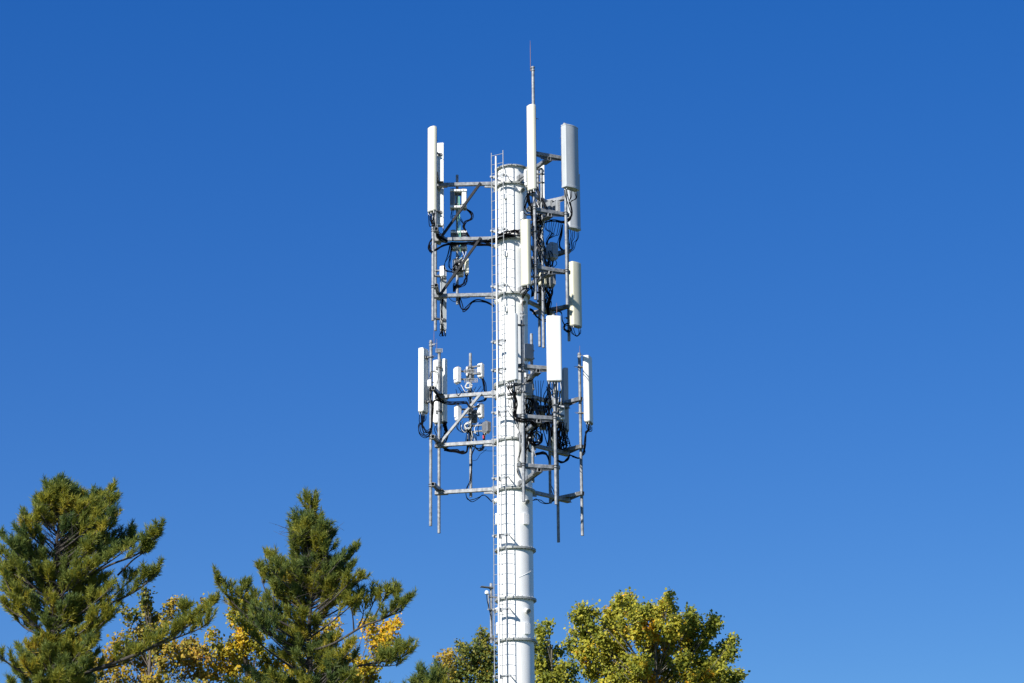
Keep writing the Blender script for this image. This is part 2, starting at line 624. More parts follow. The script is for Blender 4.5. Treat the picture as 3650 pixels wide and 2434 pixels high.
mount('LL', -103, RLm, Z_Lw, RL, .5, 'left arm frame of the lower antenna ring, with two long pipes hanging below',
      [pipe('LL+', -103, RLm + PR, .5, 1211, 1872), pipe('LL-', -103, RLm + PR, -.5, 1241, 1898), pipe('LLc', -103, 1.42, -.13, 1258, 1770, .046)],
      [(1.02, 0, RLm - .05, 1)], 'galv')
mount('LF', 17, RLm, Z_Lw, RL, .5, 'front arm frame of the lower antenna ring, with two bright pipes toward the viewer',
      [pipe('LF-', 17, RLm + PR, -.5, 1111, 1789), pipe('LF+', 17, RLm + PR, .5, 1122, 1799), pipe('LFc', 17, 1.55, .10, 1190, 1720, .046)],
      [(1.02, 0, RLm - .05, 1), (.62, 2, RLm - .05, 2)])
mount('LB', 137, RLm, Z_Lw, RL, .5, 'far right arm frame of the lower antenna ring, with two dark pipes hanging below',
      [pipe('LB-', 137, RLm + PR, -.5, 1260, 1911), pipe('LB+', 137, RLm + PR, .5, 1300, 1934), pipe('LBc', 137, 1.75, .12, 1330, 1795, .046)],
      [(1.02, 0, RLm - .05, 1)])

# ------------------------------------------------------------------ panel antennas
ANT = {}


def panel(key, pk, box, aim, d, mat, label, ncon=6, rim=False, brk=(.16, .86), off=None, round_=.06, back='galv'):
    """box = photo x0, x1, top row, bottom row; pk = the pipe that carries it; aim = facing azimuth"""
    a = R_(aim)
    fwd = Vector((math.sin(a), -math.cos(a), 0))
    side = Vector((math.cos(a), math.sin(a), 0))
    pp = ppos(pk, 20)
    gap = (.13 + d / 2) if off is None else off
    yy = pp.y + fwd.y * gap
    x0, x1, y1, y0 = box
    ctr = at((x0 + x1) / 2, (y1 + y0) / 2, yy)
    zt, zb = at((x0 + x1) / 2, y1, yy).z, at((x0 + x1) / 2, y0, yy).z
    W = (x1 - x0) / px_per_m(ctr)
    w = max(.12, (W - d * abs(math.sin(a))) / max(.2, abs(math.cos(a))))
    h = zt - zb
    base = Vector((ctr.x, ctr.y, zb))
    g = thing('panel_antenna', label, 'antenna', base, 'panel antennas')
    mtx = Matrix.Translation(base) @ Matrix((side, -fwd, Vector((0, 0, 1)))).transposed().to_4x4()
    # radome: gently bowed front (local -y), flat back
    prof = []
    n = 8
    x, y = w / 2, d / 2
    rr = min(round_, d * .45, w * .3)
    prof += [(x, y - .012), (x - .012, y), (-x + .012, y), (-x, y - .012)]
    for k in range(4):
        q = k / 3 * 90
        prof.append((-x + rr - rr * math.cos(R_(q)), -y + rr * .0 + rr - rr * math.sin(R_(q))))
    for k in range(1, n):
        t = k / n
        prof.append((-x + rr + (w - 2 * rr) * t, -y - (.05 if rim else .018) * math.sin(math.pi * t)))
    for k in range(4):
        q = 90 - k / 3 * 90
        prof.append((x - rr + rr * math.cos(R_(q)), -y + rr - rr * math.sin(R_(q))))
    m = MB()
    m.M = mtx
    m.prism(prof, .022, h - .012, .004, smooth=False)
    rad = m.build('radome', mat, g)
    me = rad.data
    # smooth only the bowed sides
    sm = [abs(p.normal.z) < .2 and len(p.vertices) == 4 for p in me.polygons]
    me.polygons.foreach_set("use_smooth", sm)
    try:
        me.set_sharp_from_angle(angle=R_(38))
    except Exception:
        pass
    m = MB()
    m.M = mtx
    k = 1.03 if rim else .985
    m.prism([(p[0] * k, p[1] * k) for p in prof], h - .018, h + .012 if not rim else h + .02, .006)
    m.build('end_cap', mat, g)
    m = MB()
    m.M = mtx
    m.prism([(p[0] * (1.05 if rim else .96), p[1] * (1.08 if rim else .94)) for p in prof], -.012 if not rim else -.02, .024 if not rim else .05, .006)
    m.build('end_cap', mat if rim else 'cap', g)
    # a folded tray seam along the back edges
    m = MB()
    m.M = mtx
    for s in (-1, 1):
        m.box((s * (w / 2 - .02), d / 2 + .008, h / 2), (.03, .02, h * .97), .004)
    m.box((0, d / 2 + .004, h / 2), (w * .5, .012, h * .95), .003)
    m.build('back_tray', back, g)
    # brackets from the back to the pipe
    inv = mtx.inverted()
    for t in brk:
        zz = h * t
        pl = inv @ ppos(pk, zb + zz)
        m = MB()
        m.M = mtx
        m.box((0, d / 2 + .03, zz), (min(w * .55, .2), .05, .09), .008)
        m.beam((0, d / 2 + .03, zz), (pl.x, pl.y, zz), .07, .05)
        m.box((pl.x, pl.y, zz), (.15, .13, .05), .01)
        m.tube([(pl.x - .06, pl.y + .16, zz + .02), (pl.x - .06, pl.y - .02, zz + .02)], .008, 5)
        m.tube([(pl.x + .06, pl.y + .16, zz + .02), (pl.x + .06, pl.y - .02, zz + .02)], .008, 5)
        m.build('pipe_bracket', 'galv_dull', g)
    ends = []
    for k in range(ncon):
        cols = (ncon + 1) // 2
        cx = ((k // 2) - (cols - 1) / 2) * (w * .78 / max(1, cols - 1) if cols > 1 else 0)
        cy = (-.22 if k % 2 else .2) * d
        m = MB()
        m.M = mtx
        m.tube([(cx, cy, -.005), (cx, cy, -.045)], .016, 8)
        m.tube([(cx, cy, -.045), (cx, cy, -.085)], .012, 8)
        m.build('connector', 'conn', g)
        ends.append(mtx @ Vector((cx, cy, -.08)))
    ANT[key] = dict(ends=ends, M=mtx, h=h, w=w, d=d, zb=zb, base=base, pk=pk)
    return g


panel('P1', 'UL+', (1521.5, 1557, 455, 754), -50, .13, 'cream', 'tall cream panel antenna at the upper left corner, leftmost of the upper ring', 6)
panel('P2', 'UL-', (1558, 1583.5, 512, 806), 172, .11, 'radome', 'narrow white panel antenna half hidden behind the upper left cream panel, with dark bracket shadows', 4, back='radome')
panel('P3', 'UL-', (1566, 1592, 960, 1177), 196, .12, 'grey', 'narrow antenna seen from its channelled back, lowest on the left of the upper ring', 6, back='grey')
panel('P4', 'UF-', (1876, 1911, 377, 678), -50, .13, 'cream', 'tall cream panel antenna in front of the pole top, below the tallest lightning rod', 6)
panel('P5', 'UF-', (1853, 1892, 787, 1019), -43, .15, 'creamold', 'short cream panel antenna in front of the pole, in the middle of the upper ring', 4)
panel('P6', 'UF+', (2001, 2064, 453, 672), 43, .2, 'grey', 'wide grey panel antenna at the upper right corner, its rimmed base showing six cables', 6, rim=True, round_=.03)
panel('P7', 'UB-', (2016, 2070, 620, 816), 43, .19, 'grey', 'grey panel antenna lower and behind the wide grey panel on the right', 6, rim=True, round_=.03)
panel('P8', 'UB+', (1925, 1942, 590, 735), 176, .1, 'radome', 'slim white panel antenna glimpsed right of the pole top behind the steel frame', 4, back='radome')
panel('P9', 'UB-', (2027, 2076, 938, 1164), 43, .2, 'creamold', 'yellowed cream panel antenna with a slanting shadow, lowest on the right of the upper ring', 4)
panel('P10', 'LL+', (1489, 1526.5, 1245, 1471), -118, .19, 'radome', 'white panel antenna at the far left of the lower ring with looping black cables below', 8, back='radome')
panel('P11', 'LL-', (1544, 1597, 1284, 1507), 152, .19, 'radome', 'white panel antenna crossed by a pipe, second from left on the lower ring', 8, back='radome')
panel('P12', 'LF-', (1802, 1846, 1122, 1358), -46, .14, 'radome', 'white panel antenna directly in front of the pole on the lower ring, turned left', 8)
panel('P13', 'LF+', (1948, 2003, 1129, 1359), 5, .16, 'radome', 'broad white panel antenna facing the viewer just right of the pole on the lower ring', 10)
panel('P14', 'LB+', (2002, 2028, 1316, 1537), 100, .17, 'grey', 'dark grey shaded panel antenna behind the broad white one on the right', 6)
panel('P15', 'LB-', (2080, 2115, 1274, 1508), 74, .18, 'radome', 'white panel antenna at the far right of the lower ring, streaky shadows near its top', 6)

# ------------------------------------------------------------------ radio units and boxes
BOX = {}


def radio(key, box, Y, az, d, mat, label, pk=None, fins=0, ncon=4, name='radio_unit', cat='radio unit', group='radio units on the tower', frame=False, lid=None):
    x0, x1, y1, y0 = box
    ctr = at((x0 + x1) / 2, (y1 + y0) / 2, Y)
    zt, zb = at(ctr.x * 0 + (x0 + x1) / 2, y1, Y).z, at((x0 + x1) / 2, y0, Y).z
    a = R_(az)
    W = (x1 - x0) / px_per_m(ctr)
    w = max(.1, (W - d * abs(math.sin(a))) / max(.35, abs(math.cos(a))))
    h = zt - zb
    base = Vector((ctr.x, ctr.y, zb))
    g = thing(name, label, cat, base, group)
    fwd = Vector((math.sin(a), -math.cos(a), 0))
    side = Vector((math.cos(a), math.sin(a), 0))
    mtx = Matrix.Translation(base) @ Matrix((side, -fwd, Vector((0, 0, 1)))).transposed().to_4x4()
    m = MB()
    m.M = mtx
    m.box((0, 0, h / 2), (w, d, h), .02, 3)
    if fins:
        for k in range(fins):
            x = -w / 2 + w * (k + .5) / fins
            m.box((x, -d / 2 - .022, h / 2), (w / fins * .35, .05, h * .86), .003)
            m.box((x, d / 2 + .022, h / 2), (w / fins * .35, .05, h * .86), .003)
    m.build('casing', mat, g)
    if lid:
        m = MB()
        m.M = mtx
        m.box((0, -d / 2 - .012, h * .55), (w * .84, .03, h * .72), .012, 2)
        m.build('cover', lid, g)
    m = MB()
    m.M = mtx
    m.tube([(-w * .3, 0, h), (-w * .3, 0, h + .035), (w * .3, 0, h + .035), (w * .3, 0, h)], .009, 5)
    m.build('handle', 'galv_dull', g)
    m = MB()
    m.M = mtx
    m.box((0, 0, -.008), (w * .86, d * .82, .02), .004)
    m.build('connector_plate', 'cap', g)
    if pk:
        inv = mtx.inverted()
        m = MB()
        m.M = mtx
        for t in (.25, .78):
            pl = inv @ ppos(pk, zb + h * t)
            s = 1 if pl.y > 0 else -1
            m.box((0, s * (d / 2 + .02), h * t), (w * .6, .05, .07), .006)
            m.beam((0, s * (d / 2 + .02), h * t), (pl.x, pl.y, h * t), .05, .05)
            m.box((pl.x, pl.y, h * t), (.14, .13, .045), .008)
        m.build('pipe_bracket', 'galv_dull', g)
    ends = []
    m = MB()
    m.M = mtx
    for k in range(ncon):
        cx = (k - (ncon - 1) / 2) * w * .75 / max(1, ncon - 1) if ncon > 1 else 0
        cy = (-.2 if k % 2 else .15) * d
        m.tube([(cx, cy, -.015), (cx, cy, -.055)], .013, 6)
        ends.append(mtx @ Vector((cx, cy, -.055)))
    m.build('connector', 'conn', g)
    BOX[key] = dict(ends=ends, base=base, pk=pk, zb=zb, h=h)
    return g


def YP(k):
    return ppos(k, 20).y


radio('R1a', (1604, 1624, 676, 745), YP('ULc') - .02, -6, .24, 'unitgrey', 'left one of two grey radio units below the top left arm', 'ULc', lid='unitdark')
radio('R1b', (1643, 1664, 676, 745), YP('ULc') - .02, 6, .24, 'unitgrey', 'right one of two grey radio units below the top left arm', 'ULc', lid='unit')
radio('R2a', (1606, 1627, 823, 891), YP('ULc') + .12, -6, .22, 'unitdark', 'left dark radio unit behind the second left arm of the upper ring', 'ULc')
radio('R2b', (1641, 1664, 823, 891), YP('ULc') + .12, 6, .22, 'unitdark', 'right dark radio unit behind the second left arm of the upper ring', 'ULc')
radio('R3a', (1613, 1654, 925, 984), YP('ULc') + .22, 4, .18, 'unit', 'wide white equipment box behind the black cable coil on the left', 'ULc', 4)
radio('R3b', (1655, 1672, 923, 975), YP('ULc') - .02, 14, .16, 'cream', 'narrow cream box beside the wide white box with the cable coil', 'ULc', lid='cream')
radio('R4', (1567, 1589, 950, 985), YP('UL-') - .22, -20, .16, 'unit', 'small white box clamped atop the lowest left antenna of the upper ring', 'UL-')
radio('R5a', (1941, 1966, 720, 760), YP('UBc') - .15, 30, .3, 'unitgrey', 'grey finned radio unit left of its twin, level with the middle right arm', 'UBc', 8)
radio('R5b', (1969, 1993, 718, 762), YP('UBc') - .1, 30, .3, 'unitgrey', 'grey finned radio unit right of its twin, level with the middle right arm', 'UBc', 8)
radio('R6', (1946, 1990, 868, 923), YP('UBc') - .1, 40, .3, 'unitgrey', 'large blue-grey radio unit right of the pole with cables hanging from it', 'UBc', 0, 6, lid='unitgrey')
radio('R7a', (1919, 1948, 975, 1019), YP('UFc') + .5, 10, .25, 'creamold', 'pale greenish equipment box, left of a pair under the lowest right arm', 'UBc', 5)
radio('R7b', (1949, 1979, 972, 1021), YP('UFc') + .5, 34, .25, 'unitgrey', 'pale grey equipment box, right of a pair under the lowest right arm', 'UBc', 5)
radio('R8', (1870, 1886, 604, 662), YP('UFc') - .1, -40, .14, 'unit', 'white slotted radio unit between the pole top and the front cream panel', 'UFc', lid='plate')
radio('R8b', (1857, 1873, 755, 790), YP('UFc') - .05, -40, .14, 'unit', 'white slotted unit just above the short cream panel antenna', 'UFc', lid='plate')
radio('R9', (1617, 1645, 1310, 1364), YP('LLc') - .05, -52, .16, 'unit', 'white radio unit, left one of the upper trio on the lower left pipe', 'LLc', lid='radome')
radio('R10', (1661, 1691, 1308, 1352), YP('LLc') + .24, 176, .14, 'unit', 'white radio unit, middle one of the upper trio behind the lower left pipe', 'LLc', lid='radome')
radio('R11', (1701, 1727, 1297, 1344), YP('LLc') - .05, -30, .16, 'unit', 'white radio unit, right one of the upper trio on the lower left pipe', 'LLc', lid='radome')
radio('R12', (1620, 1646, 1446, 1498), YP('LLc') - .05, -52, .16, 'unit', 'white radio unit, left one of the lower pair on the lower left pipe', 'LLc', lid='radome')
radio('R13', (1701, 1727, 1440, 1488), YP('LLc') - .05, -30, .16, 'unit', 'white radio unit, right one of the lower pair on the lower left pipe', 'LLc', lid='radome')
radio('R14', (1676, 1702, 1462, 1504), YP('LLc') + .24, 176, .14, 'unitdark', 'dark radio unit between the lower pair of white units on the left pipe', 'LLc')
radio('R15', (1523, 1541, 1354, 1378), YP('LL+') - .12, -20, .12, 'unit', 'little white box on the lower left pipe beside the far left antenna', 'LL+', 0, 3)
radio('R16', (1720, 1748, 1503, 1542), T(-103, .95, 0, 0).y, 40, .2, 'unitdark', 'dark grey equipment box between the ladder and the lower left arm', 'LLc', 5)
radio('R17', (1860, 1903, 1229, 1282), YP('LFc') - .3, 22, .26, 'unitgrey', 'big dark grey radio unit above the top bar of the lower front frame', 'LFc', 0, 4)
radio('R18', (1862, 1898, 1369, 1413), YP('LFc') - .3, 10, .2, 'unitgrey', 'grey radio unit below the top bar of the lower front frame', 'LFc', 0, 6, lid='unitgrey')
radio('R19', (1803, 1838, 1370, 1420), YP('LF-') + .35, -25, .18, 'unit', 'white radio unit below the front left panel with brown cables fanning out', 'LF-', 0, 6)
radio('R20', (1910, 1947, 1449, 1474), YP('LFc') + .25, 15, .2, 'unitgrey', 'grey radio unit behind the middle bar of the lower front frame', 'LFc', 0, 4)
radio('R21', (1983, 2013, 1448, 1497), YP('LF+') + .5, 24, .2, 'unit', 'white radio unit below the broad white panel with many cables', 'LF+', 0, 6)
radio('R22', (1925, 1950, 1509, 1529), YP('LFc') + .25, 20, .16, 'unitgrey', 'small blue-grey box under the middle bar of the lower front frame', 'LFc', 0, 3)
radio('R23', (1862, 1877, 1330, 1346), YP('LFc') - .1, 12, .12, 'plate', 'tiny white box on the pipe behind the lower front panel', 'LFc', 0, 2)


# perforated back plates on the left radio pipes
def perf_plate(py, px0, px1, Y, label):
    c = at((px0 + px1) / 2, py, Y)
    w = (px1 - px0) / px_per_m(c)
    g = thing('mounting_plate', label, 'bracket', c, 'bolted mounting plates')
    m = MB()
    m.M = Matrix.Translation(c)
    h = .105
    # plate with two rows of slots: bars around the openings
    m.box((0, 0, h / 2), (w, .02, .02), .002)
    m.box((0, 0, -h / 2), (w, .02, .02), .002)
    m.box((0, 0, 0), (w, .02, .018), .002)
    k = 6
    for i in range(k + 1):
        m.box((-w / 2 + .011 + (w - .022) * i / k, .001, 0), (.022, .018, h + .018), .002)
    m.build('plate', 'galv', g)
    m = MB()
    m.M = Matrix.Translation(c)
    for s in (-1, 1):
        m.tube([(s * .06, -.03, .02), (s * .06, .10, .02)], .009, 6)
        m.tube([(s * .06, -.03, -.02), (s * .06, .10, -.02)], .009, 6)
    m.build('bolt', 'galv_dull', g)


perf_plate(1249, 1552, 1578, YP('LL-') - .07, 'small slotted white plate clamped near the top of the lower left pipe')
perf_plate(1323, 1655, 1703, YP('LLc') - .07, 'slotted bracket plate behind the upper trio of white radio units')
perf_plate(1356, 1655, 1703, YP('LLc') - .07, 'slotted bracket plate just under the upper trio of white radio units')
perf_plate(1469, 1653, 1672, YP('LLc') - .07, 'slotted bracket plate between the lower pair of white radio units')
perf_plate(749, 1876, 1895, YP('UFc') - .5, 'white slotted clamp plate hanging under the front cream panel antenna')


# solid pale frames that tie pairs of grey units to the upper left pipe
def bar_plate(py, px0, px1, Y, h, label):
    c = at((px0 + px1) / 2, py, Y)
    w = (px1 - px0) / px_per_m(c)
    g = thing('mounting_plate', label, 'bracket', c, 'bolted mounting plates')
    m = MB()
    m.M = Matrix.Translation(c)
    m.box((0, 0, 0), (w, .03, h), .004)
    m.box((0, .14, -h / 2 + .008), (w, .26, .012), .002)
    m.build('plate', 'unit', g)
    for s in (-.30, -.13, .13, .30):
        m = MB()
        m.M = Matrix.Translation(c)
        m.tube([(s * w, -.03, 0), (s * w, .02, 0)], .012, 6)
        m.build('bolt', 'darksteel', g)


bar_plate(678, 1604, 1664, YP('ULc') - .18, .065, 'upper pale bar across the pair of grey units under the top left arm')
bar_plate(736, 1604, 1664, YP('ULc') - .18, .065, 'lower pale bar across the pair of grey units under the top left arm')
bar_plate(826, 1606, 1664, YP('ULc') - .06, .06, 'pale bar above the second left arm, across the dark radio units')
bar_plate(882, 1606, 1665, YP('ULc') - .06, .05, 'pale bar below the second left arm, across the dark radio units')

# ------------------------------------------------------------------ lightning rods
def rod(px, ytop, ybot, pk, label, dx=.06, mat='copper', r=.009):
    pp = ppos(pk, 20)
    b = at(px, ybot, pp.y - .03)
    zt = at(px, ytop, pp.y - .03).z
    g = thing('lightning_rod', label, 'lightning rod', b, 'lightning rods on the antenna pipes')
    m = MB()
    m.tube([b - Vector((0, 0, .12)), (b.x, b.y, zt - .25), (b.x, b.y, zt)], [r, r, r * .5], 6)
    m.build('rod', mat, g)
    m = MB()
    m.beam((pp.x - .05, pp.y, b.z - .05), (b.x + .03, b.y, b.z - .05), .05, .035)
    for dz in (-.11, .0):
        m.lathe((pp.x, pp.y, b.z + dz), [(.048, 0), (.062, 0), (.062, .03), (.048, .03)], 14, False)
    m.tube([(b.x - .02, b.y - .02, b.z - .03), (b.x + .10, b.y - .02, b.z - .03)], .009, 5)
    m.build('clamp', 'galv', g)


rod(1891, 145, 240, 'UF-', 'tallest lightning rod, thin and reddish, above the pole top', r=.0085)
rod(1547, 1172, 1222, 'LL+', 'lightning rod on the far left pipe of the lower ring')
rod(1557, 1208, 1246, 'LL-', 'short lightning rod beside the slotted plate at lower left')
rod(1862, 1060, 1118, 'LF-', 'slim rod hanging before the pole, left of the broad white panel')
rod(1985, 1079, 1126, 'LF+', 'leaning lightning rod above the broad white panel antenna')
rod(2067, 1232, 1264, 'LB-', 'lightning rod on the far right pipe of the lower ring')

# ------------------------------------------------------------------ side pipe with GPS antenna, low on the left of the pole
sp = at(1751, 2180, D - .05)
g = thing('side_pipe', 'short grey pipe bracketed to the pole left of the ladder, carrying a flat plate', 'pipe', (sp.x, sp.y, at(1751, 2292, sp.y).z))
m = MB()
m.tube([(sp.x, sp.y, at(1751, 2292, sp.y).z), (sp.x, sp.y, at(1751, 2079, sp.y).z)], .043, 14)
m.build('pipe', 'galv', g)
for py in (2128, 2275):
    m = MB()
    zz = at(1751, py, sp.y).z
    m.beam((sp.x - .07, sp.y, zz), (AX - RL + .02, D, zz), .05, .05)
    m.box((sp.x, sp.y, zz), (.13, .13, .05), .01)
    m.build('bracket', 'galv_dull', g)
m = MB()
zz = at(1740, 2095, sp.y).z
m.beam((sp.x + .05, sp.y, zz - .01), (sp.x - .31, sp.y - .10, zz + .02), .20, .022)
m.box((sp.x, sp.y, zz), (.14, .13, .06), .01)
m.build('flat_plate', 'galv_dull', g)
gp = at(1735, 2113, sp.y - .08)
g = thing('gps_antenna', 'small white dome antenna on a stem beside the short pipe left of the ladder', 'antenna', (gp.x, gp.y, gp.z - .35))
m = MB()
m.lathe((gp.x, gp.y, gp.z), [(.001, .075), (.03, .068), (.055, .045), (.062, .01), (.058, -.03), (.03, -.05), (.001, -.05)], 20)
m.build('dome', 'radome', g)
m = MB()
m.tube([(gp.x + .05, gp.y, gp.z - .03), (gp.x + .055, gp.y, gp.z - .53)], .020, 8)
m.beam((gp.x + .0, gp.y, gp.z - .045), (sp.x, sp.y, gp.z - .045), .03, .025)
m.beam((gp.x + .05, gp.y, gp.z - .50), (sp.x, sp.y, gp.z - .50), .10, .03)
m.build('stem', 'galv', g)
m = MB()
m.tube(spline([(gp.x, gp.y, gp.z - .05), (gp.x + .01, gp.y - .02, gp.z - .22), (gp.x + .05, gp.y - .03, gp.z - .42), (sp.x, sp.y - .06, gp.z - .8), (sp.x + .02, sp.y - .05, gp.z - 1.25)]), .012, 6)
m.build('cable', 'black', g)


# ------------------------------------------------------------------ cables
rc = random.Random(5)


def jit(p, s):
    return Vector(p) + Vector((rc.uniform(-s, s), rc.uniform(-s, s), rc.uniform(-s, s)))


def bundle(label, paths, r=.013, mat='black', group='cable bundles', tape=None):
    """one tied bundle of cables: every path is a cable of its own under the bundle"""
    g = thing('cable_bundle', label, 'cables', paths[0][0], group)
    for k, p in enumerate(paths):
        m = MB()
        mm = mat[k % len(mat)] if isinstance(mat, (list, tuple)) else mat
        p = [p[0]] + [jit(q, .028) for q in p[1:-1]] + [p[-1]]
        m.tube(spline(p, 6), (r if isinstance(r, (int, float)) else r[k % len(r)]) * .95, 6)
        m.build('cable', mm, g)
    return g


def hang(ends, gather, drop, route, spread=.05, loop=.1, js=.03):
    """cables that drop from connectors, swing out and meet at the gather point, then follow the route together"""
    out_ = []
    for e in ends:
        gth = jit(gather, js)
        mid = e.lerp(gth, .5)
        low = min(e.z, gth.z)
        p = [e, e - Vector((0, 0, drop * rc.uniform(.35, .6)))]
        p.append(Vector((mid.x + rc.uniform(-spread, spread), mid.y + rc.uniform(-spread, spread), low - loop * rc.uniform(.3, 1.1)))) if loop else None
        p.append(gth)
        o_ = Vector((rc.uniform(-js, js), rc.uniform(-js, js), rc.uniform(-js, js)))
        for q in route:
            p.append(Vector(q) + o_ + Vector((0, 0, rc.uniform(-.015, .015))))
        out_.append(p)
    return out_


def PX(px, py, Y):
    return at(px, py, Y)


YU = lambda k: YP(k)
# upper left panel: cables gather on the pipe, pass the second left arm and run to the pole
yA = YP('UL+')
arm_u2 = [T(-92, 2.1, .12, Z_U[1] - .08), T(-92, 1.7, .10, Z_U[1] - .14), T(-92, 1.2, .10, Z_U[1] - .12), T(-92, .8, .10, Z_U[1] - .10), T(-80, .60, 0, Z_U[1] - .12), T(-50, .60, 0, Z_U[1] - .14), T(-20, .58, 0, Z_U[1] - .10), T(8, .58, 0, Z_U[1] - .10)]
bundle('black jumper cables from the upper left cream panel, running along the second arm', hang(ANT['P1']['ends'], PX(1546, 800, yA - .05), .3, [PX(1562, 835, yA + .2)] + arm_u2, .06, .05), .014)
bundle('jumper cables below the narrow white upper left panel, one of them blue', hang(ANT['P2']['ends'], PX(1573, 835, YP('UL-')), .2, [PX(1590, 852, YP('UL-') - .3)] + arm_u2[:4], .04, .0), .013, ['black', 'bluecab', 'black'])
lp = []
for k in range(6):
    o_ = rc.uniform(-4, 4)
    lp.append([PX(1547 + o_ * .4, 842, yA), PX(1534 + o_, 866 + o_, yA - .05), PX(1531 + o_, 880, yA - .08), PX(1537 + o_, 897 + o_ * .5, yA - .05), PX(1560, 887 + o_ * .4, yA + .1), PX(1585, 874 + o_ * .4, yA + .4), PX(1625, 868 + o_ * .5, D), T(-92, 1.2, .08, Z_U[1] - .2 + o_ * .008), T(-92, .75, .06, Z_U[1] - .22 + o_ * .006), T(-88, RU + .02, 0, Z_U[1] - .38)])
bundle('bundle of black cables looping left of the upper left pipes and along the second arm', lp, .014)
# thick trunk around the pole at the second arm
tr = []
for k in range(7):
    dz = (k % 4) * .03 - .08
    rr = RU + .12 + (k // 4) * .035
    tr.append([T(-95, .95, 0, Z_U[1] - .06 + dz * .6)] + [T(a, rr, 0, Z_U[1] - .02 + dz + .0012 * (a + 60)) for a in range(-80, 60, 14)])
bundle('thick black trunk cables wrapped around the pole at the second upper arm', tr, .014)
# RRU pipe cables, upper left
yc = YP('ULc')
cb = []
for k in range(7):
    o_ = rc.uniform(-3, 3)
    cb.append([PX(1655 + k * 1.4, 744, yc - .06), PX(1676 + k * 1.3 + o_, 757, yc - .06), PX(1680 + o_ + k * .5, 775 + k, yc - .08), PX(1660 + o_ * .6, 792, yc - .05), PX(1653 + o_ * .5, 808, yc - .05), PX(1665 + o_ * .6, 828, yc - .05), PX(1673 + o_ * .4, 846, yc), PX(1690, 870 + o_, yc + .05), T(-92, .9, .06, Z_U[1] - .12), T(-88, RU + .03, 0, Z_U[1] - .35)])
bundle('black cables curling right of the two grey units under the top left arm', cb, .013)
cb = []
for k in range(3):
    o_ = k * 3
    cb.append([PX(1611 + o_, 745, yc - .05), PX(1606 + o_, 772 + o_, yc - .08), PX(1618 + o_, 770 + o_ * 2, yc - .08), PX(1634, 768 + o_, yc - .08), PX(1651, 792 + o_, yc - .06)])
bundle('thin cables looping left of the pipe under the two grey units', cb, .009)
cb = []
for k in range(3):
    cb.append([PX(1634 + k * 2, 700, yc - .06), PX(1635 + k * 2, 800, yc - .06), PX(1637 + k * 1.5, 860, yc - .06), PX(1640, 915 + k * 4, yc - .06)])
bundle('green ground wires running down the upper left radio pipe', cb, .010, 'greencab')
for lab, pts in (('long black cables sagging left of the coil box, upper ring', [(1604, 868), (1598, 905), (1584, 935), (1586, 958), (1600, 967), (1613, 967)]),
                 ('thin black cables dropping from the left dark unit to the coil box', [(1608, 875), (1603, 915), (1600, 945), (1606, 958), (1616, 955)])):
    cb = []
    for k in range(3):
        o_ = k * 2.2
        cb.append([PX(x + o_, y + o_, yc - .1) for x, y in pts])
    bundle(lab, cb, .012)
cb = []
for k in range(6):
    o_ = rc.uniform(-3, 3)
    cb.append([PX(1636 + k * 5, 892, yc), PX(1640 + k * 4 + o_, 905, yc - .08), PX(1632 + k * 5 + o_, 918 + o_, yc - .1), PX(1618 + k * 8, 928, yc - .05)])
bundle('knotted thin cables above the coil box, some pale', cb, .011, ['black', 'black', 'whitecab'])
cb = []
for k in range(9):
    o_ = rc.uniform(-5, 5)
    cb.append([PX(1657 + k * 1.5, 979, yc - .05), PX(1668 - k * 1.5 + o_, 995 + o_, yc - .08), PX(1662 - k * 2 + o_, 1013 + o_, yc - .08), PX(1640 - k + o_, 1022 + o_, yc - .06), PX(1622 + o_ * .6, 1018 + o_, yc - .05), PX(1620 + o_, 1040, yc)])
bundle('tangle of black cables hanging below the cream box on the left', cb, .011)
cb = []
for k in range(3):
    o_ = k * 3
    cb.append([PX(1637, 1052, yc), PX(1641 + o_, 1085 + o_ * .5, yc - .05), PX(1648 + o_, 1103 + o_, yc - .05), PX(1664 + o_, 1092 + o_, yc - .03), PX(1685, 1072 + o_, yc + .05), PX(1706, 1067 + o_, yc + .1), PX(1735, 1074 + o_, yc + .1), PX(1759, 1089 + o_ * .6, D - .05)])
bundle('thick black cables swagged under the lowest upper left arm into the pole', cb, .017)
cb = [[PX(1600, 1060, yc), PX(1614, 1072, yc), PX(1628, 1075, yc - .05), PX(1633, 1060, yc)], [PX(1642, 1062, yc), PX(1660, 1064, yc), PX(1690, 1055, yc)]]
bundle('two thin cables hung just under the lowest upper left arm', cb, .010)
bundle('black jumpers under the lowest left antenna of the upper ring', hang(ANT['P3']['ends'], PX(1576, 1130, YP('UL-') - .15), .15, [PX(1574, 1100, YP('UL-') - .15), PX(1578, 1060, YP('UL-') - .15)], .05, .12), .011)
cb = []
for k in range(6):
    o_ = rc.uniform(-6, 6)
    cb.append([PX(1568 + k * 2, 1135, YP('UL-') - .2), PX(1573 + o_, 1145, YP('UL-') - .25), PX(1577 + o_, 1160, YP('UL-') - .2), PX(1570 + k * 2.4, 1176, YP('UL-'))])
bundle('short tangled jumpers over the channelled back of the lowest left antenna', cb, .010, ['black', 'black', 'whitecab'])

